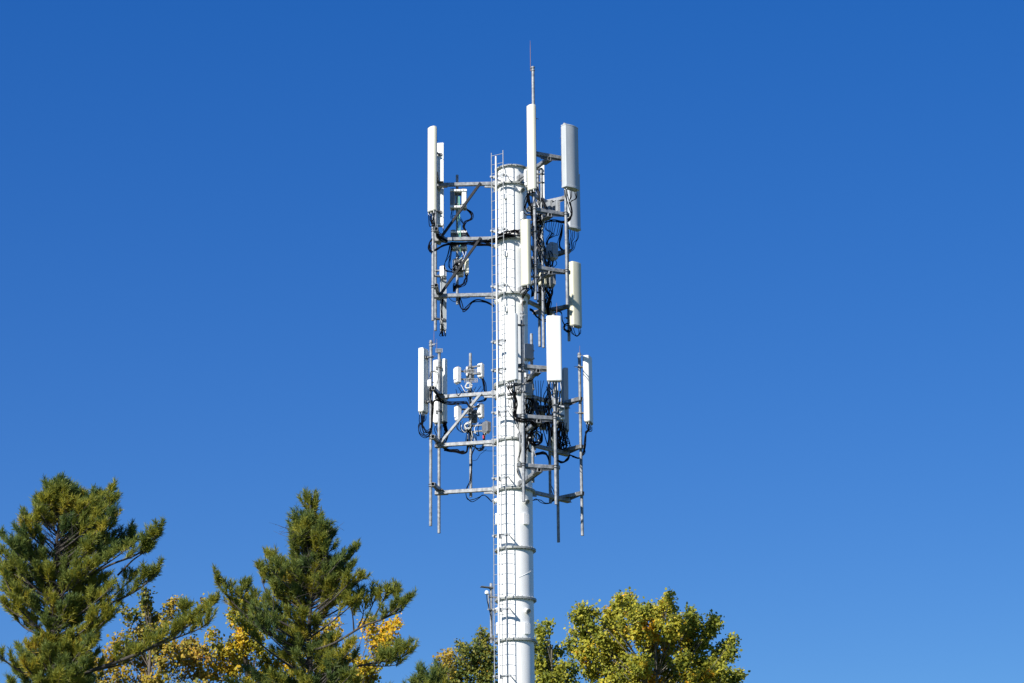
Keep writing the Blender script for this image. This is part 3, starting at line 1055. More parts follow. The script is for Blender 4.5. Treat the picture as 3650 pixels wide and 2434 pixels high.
# front panel of the upper ring
yF = YP('UF-')
cb = hang(ANT['P4']['ends'][:3], PX(1898, 770, yF + .05), .2, [PX(1912, 790, yF + .3), PX(1935, 790, yF + .5)], .05, .0)
bundle('jumpers falling straight below the front cream panel antenna', cb, .014)
cb = []
for k, e in enumerate(ANT['P4']['ends'][3:]):
    o_ = k * 3
    cb.append([e, PX(1881 + o_, 690, yF - .05), PX(1871 + o_, 718, yF - .05), PX(1866 + o_, 738, yF), PX(1872 + o_, 757 - o_, yF + .05), PX(1885 + o_, 765 - o_, yF + .1), PX(1902, 768 - o_, yF + .25), PX(1925, 785, yF + .5)])
bundle('black jumpers sweeping left in a wide loop below the front cream panel', cb, .014)
cb = []
for k in range(44):
    a, b = rc.uniform(1898, 1936), rc.uniform(690, 960)
    cb.append([PX(a, b, yF + rc.uniform(.2, .9)), PX(a + rc.uniform(-10, 14), b + rc.uniform(12, 30), yF + rc.uniform(.2, .8)), PX(a + rc.uniform(-14, 10), b + rc.uniform(35, 60), yF + rc.uniform(.2, .8)), PX(a + rc.uniform(-6, 8), b + rc.uniform(65, 100), yF + rc.uniform(.2, .9))])
bundle('dense tangle of black and pale cables down the upper front radio pipe', cb, .013, ['black', 'black', 'black', 'whitecab', 'black'])
# right panels
yR = YP('UF+')
cb = []
for k, e in enumerate(ANT['P6']['ends']):
    t = k / 5
    cb.append([e, e - Vector((0, 0, .18)), PX(2024 + 12 * t, 720, yR - .05), PX(2033 + 8 * t, 750, yR), PX(2034 + 4 * t, 768, yR), PX(2026 + 2 * t, 782 + 2 * t, yR + .05), PX(2008 + t, 788 + 5 * t, yR + .1), PX(1975, 783 + 6 * t, yR + .2), PX(1948, 784 + 8 * t, yR + .3), PX(1930, 792 + 10 * t, yR + .4)])
bundle('six black cables fanning from the wide grey panel and curving under the arm', cb, .014)
cb = []
for k in range(8):
    t = k / 7
    cb.append([PX(1940 + 62 * t, 788, yR + .25), PX(1944 + 45 * t, 815 + 20 * t, yR + .3), PX(1962 + 20 * t, 828 + 12 * t, yR + .4), PX(1950 + 8 * t, 852, yR + .5), PX(1946 + 5 * t, 872, yR + .6)])
bundle('thin blue-black loops hanging between the right arm and the big grey unit', cb, .010)
yB = YP('UB-')
cb = []
for k, e in enumerate(ANT['P7']['ends']):
    t = k / 5
    cb.append([e, e - Vector((0, 0, .2)), PX(2026 + 24 * t, 858 + 8 * t, yB), PX(2030 + 16 * t, 880 + 8 * t, yB), PX(2016 + 12 * t, 892 + 5 * t, yB - .05), PX(2000 + 8 * t, 888 + 4 * t, yB - .05), PX(1990 + 5 * t, 868 + 4 * t, yB - .1), PX(1998 + 4 * t, 835, yB - .1), PX(2004 + 2 * t, 800, yB - .15)])
bundle('black cables looping below the lower grey panel and back up behind the pipe', cb, .012)
bundle('short cables under the big blue-grey unit on the right', hang(BOX['R6']['ends'] + BOX['R6']['ends'][::2], PX(1962, 965, YP('UBc')), .2, [PX(1950, 985, YP('UBc'))], .12, .0, .1), .012)
cb = []
for k in range(8):
    o_ = rc.uniform(-4, 4)
    cb.append([PX(1935 + k * 5, 1022, yF + 1.2), PX(1950 + k * 3 + o_, 1040, yF + 1.2), PX(1962 + o_ + k, 1052, yF + 1.2), PX(1957 + o_, 1072, yF + 1.3), PX(1951 + o_ * .5, 1092, yF + 1.5), PX(1953 + o_ * .5, 1120, yF + 1.7)])
bundle('thick black cables from the pair of pale boxes bowing down to the lower arm', cb, .016)
cb = []
for k in range(12):
    o_ = rc.uniform(-7, 7)
    cb.append([PX(1920 + k * 2, 1020, yF + 1.0), PX(1930 + o_, 1040 + o_, yF + 1.1), PX(1936 + o_, 1062, yF + 1.2), PX(1934 + o_, 1082 + o_, yF + 1.2)])
bundle('dense short cables bunched below the pair of pale boxes', cb, .013)
cb = []
for k in range(3):
    cb.append([ANT['P5']['ends'][k] if k < 4 else ANT['P5']['ends'][0], PX(1884 + k * 3, 1025, yF), PX(1876 + k * 3, 1036, yF), PX(1866 + k * 2, 1050, D - .75), PX(1861 + k, 1064, D - .62)])
bundle('black cables from the short cream panel into the port on the pole', cb, .016)
cb = []
for k in range(6):
    o_ = rc.uniform(-3, 3)
    cb.append([PX(1890 + o_, 1018, yF + .15), PX(1898 + o_, 1035, yF + .1), PX(1896 + o_, 1055, yF + .1), PX(1905 + o_, 1042, yF + .2), PX(1920 + o_, 1044, yF + .4)])
bundle('black cable loop beside the lower end of the upper front pipe', cb, .013)
cb = []
for k in range(3):
    o_ = k * 3
    cb.append([PX(1888, 1099 + o_, D + .4), PX(1901, 1105 + o_, D + .4), PX(1910 + o_ * .5, 1122 + o_, D + .4), PX(1920 + o_, 1134 + o_, D + .5), PX(1935 + o_, 1139 + o_, D + .7), PX(1949 + o_, 1134, D + 1.0), PX(1955, 1100, D + 1.2), PX(1956, 1060, D + 1.3)])
bundle('black cables drooping from the pole under the shaded far right arm of the upper ring', cb, .016)
bundle('short drooping jumpers under the yellowed cream panel', [[a, a - Vector((0, 0, .14)), (a + b) / 2 - Vector((0, 0, .25)), b - Vector((0, 0, .14)), b] for a, b in ((ANT['P9']['ends'][0], ANT['P9']['ends'][3]), (ANT['P9']['ends'][1], ANT['P9']['ends'][2]), (ANT['P9']['ends'][0], ANT['P9']['ends'][2]))], .012)
cb = []
for k in range(2):
    cb.append([PX(1985, 1108, yB), PX(2000 + k * 2, 1115, yB), PX(2005 + k * 3, 1140, yB - .06), PX(2012 + k * 3, 1160, yB - .08)])
bundle('black cable curving from the shaded arm to the round coil on the right', cb, .012)
cb = [[PX(1898 + 4 * k, 1340 - k * 2, YP('LFc')), PX(1920 + 3 * k, 1326 - 3 * k, YP('LFc') - .2), PX(1942, 1321 - 3 * k, YP('LFc') - .3), PX(1958, 1328 - 3 * k, YP('LFc') - .4)] for k in range(6)]
cb = [[PX(1879 + 2 * k, 1360, YP('LFc') - .1)] + c for k, c in enumerate(cb)]
bundle('arched thick black bundle above the grey unit on the lower front frame', cb, .017)

cb = []
for k in range(30):
    a, b = rc.uniform(1868, 1935), rc.uniform(1415, 1560)
    cb.append([PX(a, b, YP('LFc') + rc.uniform(-.2, .6)), PX(a + rc.uniform(-14, 14), b + 22, YP('LFc') + rc.uniform(-.2, .6)), PX(a + rc.uniform(-14, 14), b + 45, YP('LFc') + rc.uniform(-.2, .6)), PX(a + rc.uniform(-8, 12), b + 70, YP('LFc') + rc.uniform(-.2, .6))])
bundle('dark snarl of cables around the radio pipe of the lower front frame', cb, .014, ['black', 'black', 'black', 'unitgrey'])
cb = []
for k in range(22):
    a, b = rc.uniform(1934, 1962), rc.uniform(880, 1060)
    cb.append([PX(a, b, YP('UBc') + rc.uniform(-.4, .2)), PX(a + rc.uniform(-10, 10), b + 20, YP('UBc') + rc.uniform(-.4, .2)), PX(a + rc.uniform(-10, 10), b + 42, YP('UBc') + rc.uniform(-.4, .2)), PX(a + rc.uniform(-5, 5), b + 65, YP('UBc') + rc.uniform(-.3, .2))])
bundle('dark knot of cables behind the pale equipment boxes right of the pole', cb, .015)
cb = []
for k in range(22):
    a, b = rc.uniform(1990, 2026), rc.uniform(1495, 1540)
    cb.append([PX(a, b, yB - .2), PX(a + rc.uniform(-8, 8), b + 22, yB - .2), PX(a + rc.uniform(-12, 6), b + 45, yB - .25), PX(a + rc.uniform(-12, 2), b + 70, yB - .3)])
bundle('loose black cable ends dangling under the shaded panels on the right', cb, .012)

# lower left
yD = YP('LL+')
cb = []
for k, e in enumerate(ANT['P10']['ends']):
    t = k / 7
    o_ = rc.uniform(-3, 3)
    cb.append([e, e - Vector((0, 0, .15 + .1 * t)), PX(1490 + 22 * t + o_, 1512 + 10 * t + o_, yD - .05), PX(1494 + 22 * t + o_, 1545 - 20 * t, yD - .1), PX(1512 + 10 * t, 1562 - 28 * t, yD - .1), PX(1530 + 3 * t, 1550 - 20 * t, yD - .06), PX(1538 + 2 * t, 1520 - 10 * t, yD - .06), PX(1541 + 2 * t, 1470, yD - .06), PX(1546, 1430, yD - .04), PX(1566, 1424 + 6 * t, yD + .3)])
bundle('big loops of black cable below the far left antenna of the lower ring', cb, .013)
bundle('hanging black cables under the second left white antenna of the lower ring', hang(ANT['P11']['ends'], PX(1572, 1565, YP('LL-') - .1), .25, [PX(1576, 1590, YP('LL-') - .2), PX(1600, 1604, YP('LL-') - .4), PX(1630, 1610, yD), PX(1655, 1610, yD - .1)], .1, .05), .013)
cb = []
for k in range(12):
    o_ = rc.uniform(-5, 5)
    cb.append([PX(1580 + k * 1.3, 1505, YP('LL-')), PX(1588 + o_, 1520, YP('LL-') - .05), PX(1592 + o_, 1545 + o_, YP('LL-') - .05), PX(1584 + o_, 1572 + o_, YP('LL-') - .1), PX(1578 + o_, 1590, YP('LL-') - .15)])
bundle('dark matted cables right of the lower left pipe under the white antenna', cb, .015)
cb = []
for k in range(7):
    t = k / 6
    cb.append([PX(1552 + 4 * t, 1395, yD), PX(1560, 1408 + 6 * t, yD + .1), PX(1572, 1425 + 8 * t, yD + .3), PX(1600, 1433 + 8 * t, yD + .3), PX(1640, 1432 + 7 * t, yD + .1), PX(1662, 1434 + 6 * t, yD), PX(1672, 1448 + 4 * t, yD - .1)])
bundle('flat run of black cables just below the top arm of the lower left frame', cb, .013)
cb = [[PX(1530 + 3 * k, 1378, yD - .1), PX(1528 + 3 * k, 1410, yD - .15), PX(1533 + 2 * k, 1432, yD - .12), PX(1540, 1440, yD - .06)] for k in range(4)]
bundle('cables under the little white box beside the far left antenna', cb, .012)
cb = [[PX(1530, 1345, yD - .08), PX(1540 + 3 * k, 1322 + 2 * k, yD - .1), PX(1553 + 3 * k, 1328, yD - .1), PX(1559 + k, 1352, yD - .1), PX(1552, 1380, yD - .08), PX(1546, 1400, yD - .06)] for k in range(3)]
bundle('thin grey loops arching over the lower left pipe between two white antennas', cb, .009, ['black', 'unitgrey'])
yl = YP('LLc')
cb = []
for k in range(12):
    o_ = rc.uniform(-8, 8)
    y0 = 1368 + rc.uniform(0, 20)
    cb.append([PX(1625 + k * 9, y0, yl - .05), PX(1640 + k * 6 + o_, y0 + 22, yl - .12), PX(1662 + k * 2 + o_, y0 + 18 + o_, yl - .1), PX(1678 + o_, y0 + 45, yl - .06), PX(1682 + o_, y0 + 70, yl - .05)])
bundle('tangle of thin cables below the upper trio of white radio units', cb, .010, ['black', 'black', 'whitecab', 'black', 'bluecab'])
cb = []
for k in range(4):
    o_ = k * 2
    cb.append([PX(1716 + o_, 1348, yl - .06), PX(1722 + o_, 1368, yl - .08), PX(1726 + o_, 1392, yl - .06), PX(1730 + o_, 1412, yl), PX(1722 + o_, 1428, yl + .02), PX(1700 + o_, 1432, yl)])
bundle('black cables bending down from the right upper white radio unit', cb, .014)
cb = []
for k in range(14):
    o_ = rc.uniform(-9, 9)
    cb.append([PX(1628 + k * 7, 1502 + rc.uniform(-4, 6), yl - .05), PX(1634 + k * 5 + o_, 1528, yl - .12), PX(1650 + k * 4 + o_, 1545 + o_, yl - .1), PX(1668 + k * 1.5 + o_, 1540 + o_, yl - .06), PX(1660 + k * 3, 1572, yl - .06), PX(1668 + k * 2, 1594, yl - .04)])
bundle('heavy tangle of cables below the lower pair of white radio units', cb, .011, ['black', 'black', 'black', 'whitecab'])
cb = []
for k in range(6):
    t = k / 5
    cb.append([PX(1583, 1600 + 6 * t, yl + .3), PX(1605, 1603 + 6 * t, yl + .2), PX(1628, 1604 + 7 * t, yl), PX(1646, 1612 + 6 * t, yl - .05), PX(1660 + 3 * t, 1608 + 6 * t, yl - .06), PX(1666 + 3 * t, 1590, yl - .05), PX(1664 + 4 * t, 1565, yl - .05)])
bundle('thick black cable swag under the middle arm of the lower left frame', cb, .016)
cb = []
for k in range(6):
    o_ = rc.uniform(-4, 4)
    cb.append([PX(1722 + k * 2, 1545, yl - .1), PX(1724 + o_, 1575, yl - .1), PX(1722 + o_, 1595 + o_, yl - .1), PX(1705 + o_, 1602 + o_, yl - .05), PX(1690 + o_, 1592, yl)])
bt = bundle('cables dropping from the dark box beside the ladder, one taped red', cb, .013, ['black', 'black', 'unitgrey'])
m = MB()
m.tube([PX(1723, 1552, yl - .12), PX(1723.5, 1563, yl - .12)], .026, 8)
m.build('tape', 'redtape', bt)
cb = [[PX(1690 + 2 * k, 1598, yl - .06), PX(1683 + 1.5 * k, 1625, yl - .06), PX(1681 + k, 1655, yl - .06), PX(1679 + k, 1690, yl - .06), PX(1672 - k, 1715, yl - .06), PX(1663 + k, 1735, yl - .05), PX(1660 + k, 1762, yl - .05), PX(1668 + k, 1780 + 3 * k, yl - .03), PX(1685, 1783 + 4 * k, yl), PX(1705, 1773 + 3 * k, yl + .05), PX(1718, 1764, yl + .1), PX(1735, 1770, D), PX(1753, 1789, D - .05)] for k in range(2)]
bundle('pair of cables down the lower left pipe and swinging into the bottom port', cb, .013)
cb = [[PX(1735, 1600, yl), PX(1722, 1612, yl), PX(1710, 1622, yl), PX(1698, 1640, yl), PX(1685, 1642, yl - .05)], [PX(1768, 1607, D - .1), PX(1745, 1609, yl), PX(1715, 1605, yl)]]
bundle('two thin stray wires near the ladder under the lower left frame', cb, .007)

# lower front
yG, yH = YP('LF-'), YP('LF+')
cb = hang(ANT['P12']['ends'], PX(1838, 1430, yG - .05), .2, [PX(1834, 1465, yG), PX(1840, 1490, yG), PX(1860, 1500, yG - .06), PX(1893, 1502, yG), PX(1912, 1520, yG + .2)], .06, .0, .05)
bundle('black jumpers bunching below the front left white panel of the lower ring', cb, .014)
cb = []
for k, e in enumerate(BOX['R19']['ends']):
    t = k / 5
    cb.append([e, e - Vector((0, 0, .15)), PX(1812 + 18 * t, 1450, yG + .3), PX(1826 + 12 * t, 1480, yG + .2), PX(1840 + 10 * t, 1515, yG + .2), PX(1850 + 4 * t, 1545, yG + .2), PX(1853 + 3 * t, 1600, yG + .3), PX(1852 - 6 * t, 1640, D - .6), PX(1849 - 4 * t, 1680, D - .58), PX(1856, 1705, D - .58)])
bundle('fan of thin dark cables below the white radio unit, falling along the pole', cb, .010, ['black', 'unitgrey'])
cb = []
for k, e in enumerate(ANT['P13']['ends']):
    t = k / 9
    o_ = rc.uniform(-4, 4)
    cb.append([e, e - Vector((0, 0, .2)), PX(1958 + 42 * t + o_, 1400, yH - .05), PX(1962 + 36 * t + o_, 1430 + o_, yH + .05), PX(1966 + 30 * t, 1465, yH + .3), PX(1972 + 20 * t, 1500 + o_, yH + .4), PX(1965 + 12 * t, 1540, yH + .6), PX(1966 + 5 * t, 1600, yH + .9)])
bundle('many black and pale jumpers streaming below the broad white panel', cb, .013, ['black', 'black', 'whitecab', 'black', 'whitecab'])
cb = []
for k in range(30):
    a, b = rc.uniform(1945, 2004), rc.uniform(1375, 1500)
    cb.append([PX(a, b, yH + rc.uniform(.3, 1.2)), PX(a + rc.uniform(-12, 12), b + 25, yH + rc.uniform(.3, 1.2)), PX(a + rc.uniform(-16, 12), b + 60, yH + rc.uniform(.3, 1.2)), PX(a + rc.uniform(-8, 8), b + 100, yH + rc.uniform(.4, 1.3))])
bundle('dense dark cable mass behind the bright right front pipe', cb, .015)
cb = []
for k, e in enumerate(BOX['R18']['ends'] + BOX['R18']['ends'][:4]):
    o_ = rc.uniform(-5, 5)
    cb.append([e, PX(1872 + k * 3 + o_, 1430, YP('LFc') - .3), PX(1878 + k * 2.4 + o_, 1455, YP('LFc') - .2), PX(1874 + k * 2, 1475 + o_, YP('LFc') - .1)])
bundle('dark cables under the grey unit below the top front bar', cb, .013)
cb = [[PX(1908 + 10 * k, 1356, YP('LFc')), PX(1909 + 8 * k, 1390, YP('LFc') + .1), PX(1914 + 6 * k, 1425, YP('LFc') + .1), PX(1915 + 4 * k, 1455, YP('LFc') + .1)] for k in range(4)]
bundle('four straight thin cables hanging behind the broad panel against the sky', cb, .009)
cb = []
for k in range(6):
    t = k / 5
    cb.append([PX(1865 + 4 * t, 1498 + 5 * t, yG + .1), PX(1893 + 5 * t, 1502 + 4 * t, yG + .2), PX(1914 - 2 * t, 1522, YP('LFc')), PX(1896 - 4 * t, 1536 + 3 * t, YP('LFc') - .1), PX(1884 - 3 * t, 1560, YP('LFc') - .1), PX(1890 + 2 * t, 1577 + 3 * t, YP('LFc') - .1), PX(1912, 1584 + 3 * t, YP('LFc')), PX(1932 - 3 * t, 1574, YP('LFc') + .1), PX(1934 - 3 * t, 1545, YP('LFc') + .1)])
bundle('round black cable loops below the middle bar of the lower front frame', cb, .015)
cb = []
for k in range(4):
    t = k / 3
    cb.append([PX(1884, 1545, D - .8), PX(1882 + 3 * t, 1580, D - .8), PX(1872 + 3 * t, 1605, D - .7), PX(1862, 1622 + 3 * t, D - .6)])
bundle('thick cables crossing behind the bright left front pipe to the pole', cb, .016)
cb = []
for k in range(6):
    t = k / 5
    cb.append([PX(1880, 1592 + 3 * t, D - .6), PX(1897, 1618 + 5 * t, D), PX(1915, 1614 + 4 * t, D + .2), PX(1938, 1612 + 4 * t, D + .6), PX(1952, 1622 + 3 * t, D + 1.0), PX(1957, 1645, D + 1.2)])
bundle('bunched black cables along the shaded middle arm right of the pole', cb, .016)
yI = YP('LB-')
cb = []
for k, e in enumerate(ANT['P15']['ends']):
    t = k / 5
    cb.append([e, e - Vector((0, 0, .14)), PX(2096 - 6 * t, 1535, yI - .02), PX(2086 + 2 * t, 1556, yI), PX(2083 + 2 * t, 1590, yI), PX(2080 + 2 * t, 1612, yI), PX(2066, 1630 + 3 * t, yI), PX(2045, 1626 + 4 * t, yI), PX(2034, 1621 + 3 * t, yI), PX(2022, 1636 + 3 * t, yI), PX(2004, 1646 + 3 * t, yI), PX(1985, 1640 + 3 * t, yI + .1), PX(1970, 1625, yI + .1)])
bundle('long black cables from the far right antenna swooping back to the pole', cb, .014)
bundle('black cables hanging below the dark shaded panel on the right', hang(ANT['P14']['ends'] + BOX['R21']['ends'], PX(2005, 1590, yI + .3), .35, [PX(1990, 1600, yI + .3), PX(1975, 1610, yI + .3)], .1, .05, .16), .012)
cb = [[PX(1959, 1670, yI + .1), PX(1962 + 3 * k, 1720, yI - .1), PX(1970 + 3 * k, 1750, yI - .1), PX(1974 + 2 * k, 1775, yI - .1), PX(1965, 1790 + 4 * k, yI), PX(1945, 1795 + 3 * k, D + .8), PX(1925, 1783 + 4 * k, D + .4), PX(1910, 1779, D + .2), PX(1898, 1784, D)] for k in range(2)]
bundle('cables curling under the lowest far right arm into the pole', cb, .013)
cb = [[PX(1868 + k, 1500, YP('LFc')), PX(1869 + k * 2, 1600, YP('LFc') - .07), PX(1867 + k * 2, 1680, YP('LFc') - .07), PX(1870 + k, 1730, YP('LFc') - .07), PX(1871, 1765, D - .66)] for k in range(3)]
bundle('cables running down beside the bright left front pipe to the port', cb, .013)


def coil(px, py, Y, rpx, label, n=5, mat='black', tilt=0):
    c = at(px, py, Y)
    r = rpx / px_per_m(c)
    g = thing('cable_coil', label, 'cable coil', c, 'coiled spare cable')
    m = MB()
    for k in range(n):
        rr = r * rc.uniform(.82, 1.08)
        o_ = Vector((rc.uniform(-.03, .03), rc.uniform(-.05, .05), rc.uniform(-.03, .03)))
        m.tube([c + o_ + Vector((rr * math.cos(a), .05 * math.sin(2 * a + k), rr * math.sin(a))) for a in [2 * math.pi * i / 24 for i in range(24)]], .0125, 6, False, True)
    m.build('coil', mat, g)
    m = MB()
    for a in (60, 190, 310):
        m.beam(c + Vector((r * .8 * math.cos(R_(a)), -.05, r * .8 * math.sin(R_(a)))), c + Vector((r * 1.15 * math.cos(R_(a)), -.05, r * 1.15 * math.sin(R_(a)))), .03, .03)
    m.build('tie', 'whitecab' if mat == 'black' else 'galv', g)


coil(1630, 954, yc - .14, 14, 'round black cable coil hung on the wide white box at upper left', 8)
coil(1672, 1376, yl - .16, 10.5, 'round white cable coil under the upper trio of radio units', 4, 'whitecab')
coil(1668, 1519, yl - .16, 11, 'white cable coil under the lower pair of radio units', 4, 'whitecab')
coil(2022, 1168, YP('UB-') - .1, 15, 'round black cable coil on the pipe below the yellowed cream panel', 6)
coil(1710, 1330, yl + .1, 8, 'small black cable coil behind the right upper radio unit', 3)
coil(1908, 1558, YP('LFc') - .1, 20, 'large black cable coil below the middle bar of the lower front frame', 4)

# ------------------------------------------------------------------ trees
def mesh_faces(name, verts, nper, tint, mat, parent, smooth=False):
    """many small separate polygons of nper corners each; tint: one value per polygon"""
    root = parent
    while root.parent is not None:
        root = root.parent
    verts = verts - np.array(root.location)
    n = len(verts) // nper
    me = bpy.data.meshes.new(name)
    me.vertices.add(len(verts))
    me.vertices.foreach_set("co", verts.astype(np.float32).ravel())
    me.loops.add(len(verts))
    me.loops.foreach_set("vertex_index", np.arange(len(verts), dtype=np.int32))
    me.polygons.add(n)
    me.polygons.foreach_set("loop_start", np.arange(0, len(verts), nper, dtype=np.int32))
    me.update(calc_edges=True)
    at_ = me.attributes.new("tint", 'FLOAT', 'POINT')
    at_.data.foreach_set("value", np.repeat(tint, nper).astype(np.float32))
    me.materials.append(M[mat])
    ob = bpy.data.objects.new(name, me)
    COL.objects.link(ob)
    ob.parent = parent
    return ob


def unit(v):
    return v / np.maximum(np.linalg.norm(v, axis=-1, keepdims=True), 1e-9)


def needles(pos, dirs, tint, K=17, L=.17, w=.0105, spread=1.0):
    n = len(pos)
    p = np.repeat(pos, K, 0)
    d = np.repeat(dirs, K, 0)
    r = rng.normal(size=(n * K, 3))
    along = rng.uniform(-.11, .02, (n * K, 1))
    d2 = unit(d + spread * unit(r) * rng.uniform(.45, 1.1, (n * K, 1)))
    ln = L * rng.uniform(.7, 1.15, (n * K, 1))
    base = p + d * along
    tip = base + d2 * ln
    tip[:, 2] -= .012 * rng.uniform(0, 1, n * K)
    s = unit(np.cross(d2, rng.normal(size=(n * K, 3)))) * w
    V = np.stack([base - s * .6, base + s * .6, base + (tip - base) * .55 + s * .6, tip, base + (tip - base) * .55 - s * .6], 1)
    t = np.repeat(tint, K) + rng.normal(0, .05, n * K)
    return V.reshape(-1, 3), np.clip(t, 0, 1)


def leaves(pos, outd, tint, size, droop=.4):
    n = len(pos)
    r = rng.normal(size=(n, 3))
    d = unit(outd * .5 + unit(r) * .9 + np.array([0, 0, -droop]))          # leaf axis
    nrm = unit(rng.normal(size=(n, 3)) * .8 + outd * .4 + np.array([0, 0, .4]) + np.array(sun_vec) * 1.3)
    s = unit(np.cross(d, nrm))
    nrm = np.cross(s, d)
    L = size * rng.uniform(.5, 1.35, (n, 1))
    W = L * rng.uniform(.36, .5, (n, 1))
    f = .16 * W
    a = pos
    V = np.stack([a, a + d * L * .25 + s * W * .8 + nrm * f, a + d * L * .55 + s * W * .85 + nrm * f, a + d * L,
                  a + d * L * .55 - s * W * .85 + nrm * f, a + d * L * .25 - s * W * .8 + nrm * f], 1)
    return V.reshape(-1, 3), np.clip(tint, 0, 1)


class Branches(MB):
    pass


def bez(a, b, c, n):
    return [a * (1 - t) ** 2 + b * 2 * t * (1 - t) + c * t * t for t in [i / n for i in range(n + 1)]]


def pine(name, label, Y0, trunk_px, base_r, tips, limbs, scale, ybot, seed, lower=14, dens=1.0, gold=.32, thin=.1):
    """trunk_px: photo pixels of the trunk from low to high; tips: photo pixels of the ends of leafy boughs with
    a depth offset; every bough grows from the trunk and carries up-swept twigs covered with needle tufts"""
    rr = random.Random(seed)
    tr = [at(x, y, Y0) for x, y in trunk_px]
    foot = Vector((tr[0].x, Y0, 0))
    pts = [foot] + tr
    top = pts[-1]
    g = thing('pine_tree', label, 'pine tree', foot, 'pine trees')
    wood = MB()
    # trunk radius tapering with height
    sp = spline(pts, 8)
    H = top.z
    wood.tube(sp, [base_r * .62 * max(.06, (1 - p.z / H) ** .8) + .010 for p in sp], 9)

    def trunk_at(z):
        for a, b in zip(sp[:-1], sp[1:]):
            if a.z <= z <= b.z:
                t = (z - a.z) / max(1e-6, b.z - a.z)
                return a.lerp(b, t)
        return sp[-1] if z > sp[-1].z else sp[0]
    tuft_p, tuft_d, tuft_t = [], [], []
    ppm = px_per_m(tr[-1])

    def twig(start, dirv, length, r, tint, depth=0):
        """a leafy shoot: curves upward, tufts along its outer part"""
        n = 4
        up = Vector((0, 0, 1))
        pth = [start]
        d = dirv.normalized()
        for i in range(n):
            d = (d + up * .20 + Vector((rr.gauss(0, .08), rr.gauss(0, .08), rr.gauss(0, .05)))).normalized()
            pth.append(pth[-1] + d * (length / n))
        wood.tube(pth, [r * (1 - .7 * i / n) for i in range(n + 1)], 4, False)
        k = max(2, int(length / .155 * dens))
        for i in range(k):
            t = .25 + .75 * (i + rr.random() * .6) / k
            q = min(n - 1, int(t * n))
            f = t * n - q
            p = pth[q].lerp(pth[q + 1], min(1, f))
            dd = (pth[q + 1] - pth[q]).normalized()
            tuft_p.append(p[:])
            tuft_d.append((dd + Vector((rr.gauss(0, .22), rr.gauss(0, .22), rr.gauss(0, .2)))).normalized()[:])
            # older, inner needles yellow in autumn
            yl_ = max(0, .75 - t) * gold
            tuft_t.append(tint + yl_ * rr.uniform(.1, 1.0) + rr.gauss(0, .07))
        tuft_p.append(pth[-1][:])
        tuft_d.append(d[:])
        tuft_t.append(tint * .7)
        return pth

    def bough(path, r0, tint, leafy=.45, tw=.55):
        n = len(path) - 1
        # the last shoots reach past the wood, so the bough itself stops short of the outline
        whole = sum((b - a).length for a, b in zip(path[:-1], path[1:]))
        cut = 1 - min(.3, .36 / max(.1, whole))
        pp = []
        for i in range(n + 1):
            f = i / n * cut * n
            q = min(n - 1, int(f))
            pp.append(path[q].lerp(path[q + 1], f - q))
        path = pp
        wood.tube(path, [r0 * (1 - .8 * i / n) + .006 for i in range(n + 1)], 6, False)
        L = sum((b - a).length for a, b in zip(path[:-1], path[1:]))
        m = max(5, int(L * leafy / .155 * dens))
        for i in range(m):
            t = 1 - leafy + leafy * (i + rr.random()) / m
            q = min(n - 1, int(t * n))
            p = path[q].lerp(path[q + 1], t * n - q)
            ax = (path[q + 1] - path[q]).normalized()
            sd = ax.cross(Vector((0, 0, 1)))
            if sd.length < .1:
                sd = Vector((rr.gauss(0, 1), rr.gauss(0, 1), 0))
            sd.normalize()
            ang = rr.uniform(0, 2 * math.pi)
            lat = sd * math.cos(ang) + Vector((0, 0, 1)) * (.55 * abs(math.sin(ang)) + .05 * math.sin(ang)) + sd.cross(ax) * .25 * math.sin(ang)
            fall = 1 - .55 * max(0, (t - .55) / .45)
            ln = tw * rr.uniform(.55, 1.15) * fall
            pth = twig(p, ax * rr.uniform(.45, .9) + lat * rr.uniform(.5, 1.0), ln, .011, tint)
            for _ in range(rr.choice((1, 2, 2))):
                j = rr.choice((1, 2))
                dd = (pth[j + 1] - pth[j]).normalized()
                twig(pth[j], dd + Vector((rr.gauss(0, .55), rr.gauss(0, .55), rr.gauss(.1, .35))), ln * rr.uniform(.45, .75), .008, tint)
        ax = (path[-1] - path[-2]).normalized()
        twig(path[-1], ax, .26, .011, tint)

    for q, lb in enumerate(limbs):                 # long visible limbs given by their photo path; (points, depth at end, radius, leafy part)
        P2, dy, r0, lf = lb
        n = len(P2)
        path = [at(x, y, Y0 + dy * i / (n - 1)) for i, (x, y) in enumerate(P2)]
        path = spline(path, 4)
        bough(path, r0 * .6, rr.uniform(.25, .6), lf)
    for (x, y) in tips:
        if y > trunk_px[-1][1] + 100 and rr.random() < thin:
            continue
        dy = rr.uniform(-1.0, 1.0) * min(1.6, .5 + abs(x - trunk_px[-1][0]) / ppm * .35 + (y - trunk_px[-1][1]) / ppm * .12) * scale
        tip = at(x, y, Y0 + dy)
        tip.z -= .24 * scale
        ax = trunk_at(tip.z)
        hor = math.hypot(tip.x - ax.x, tip.y - ax.y)
        z0 = tip.z - .35 - hor * rr.uniform(.30, .6)
        st = trunk_at(min(z0, top.z - .25))
        mid = st.lerp(tip, .55)
        mid.z -= hor * .10
        path = bez(st, mid, tip, 7)
        bough(path, .010 + .008 * hor, rr.betavariate(1.7, 2.2) * .95, min(.75, .45 / max(.3, (tip - st).length) + .24))
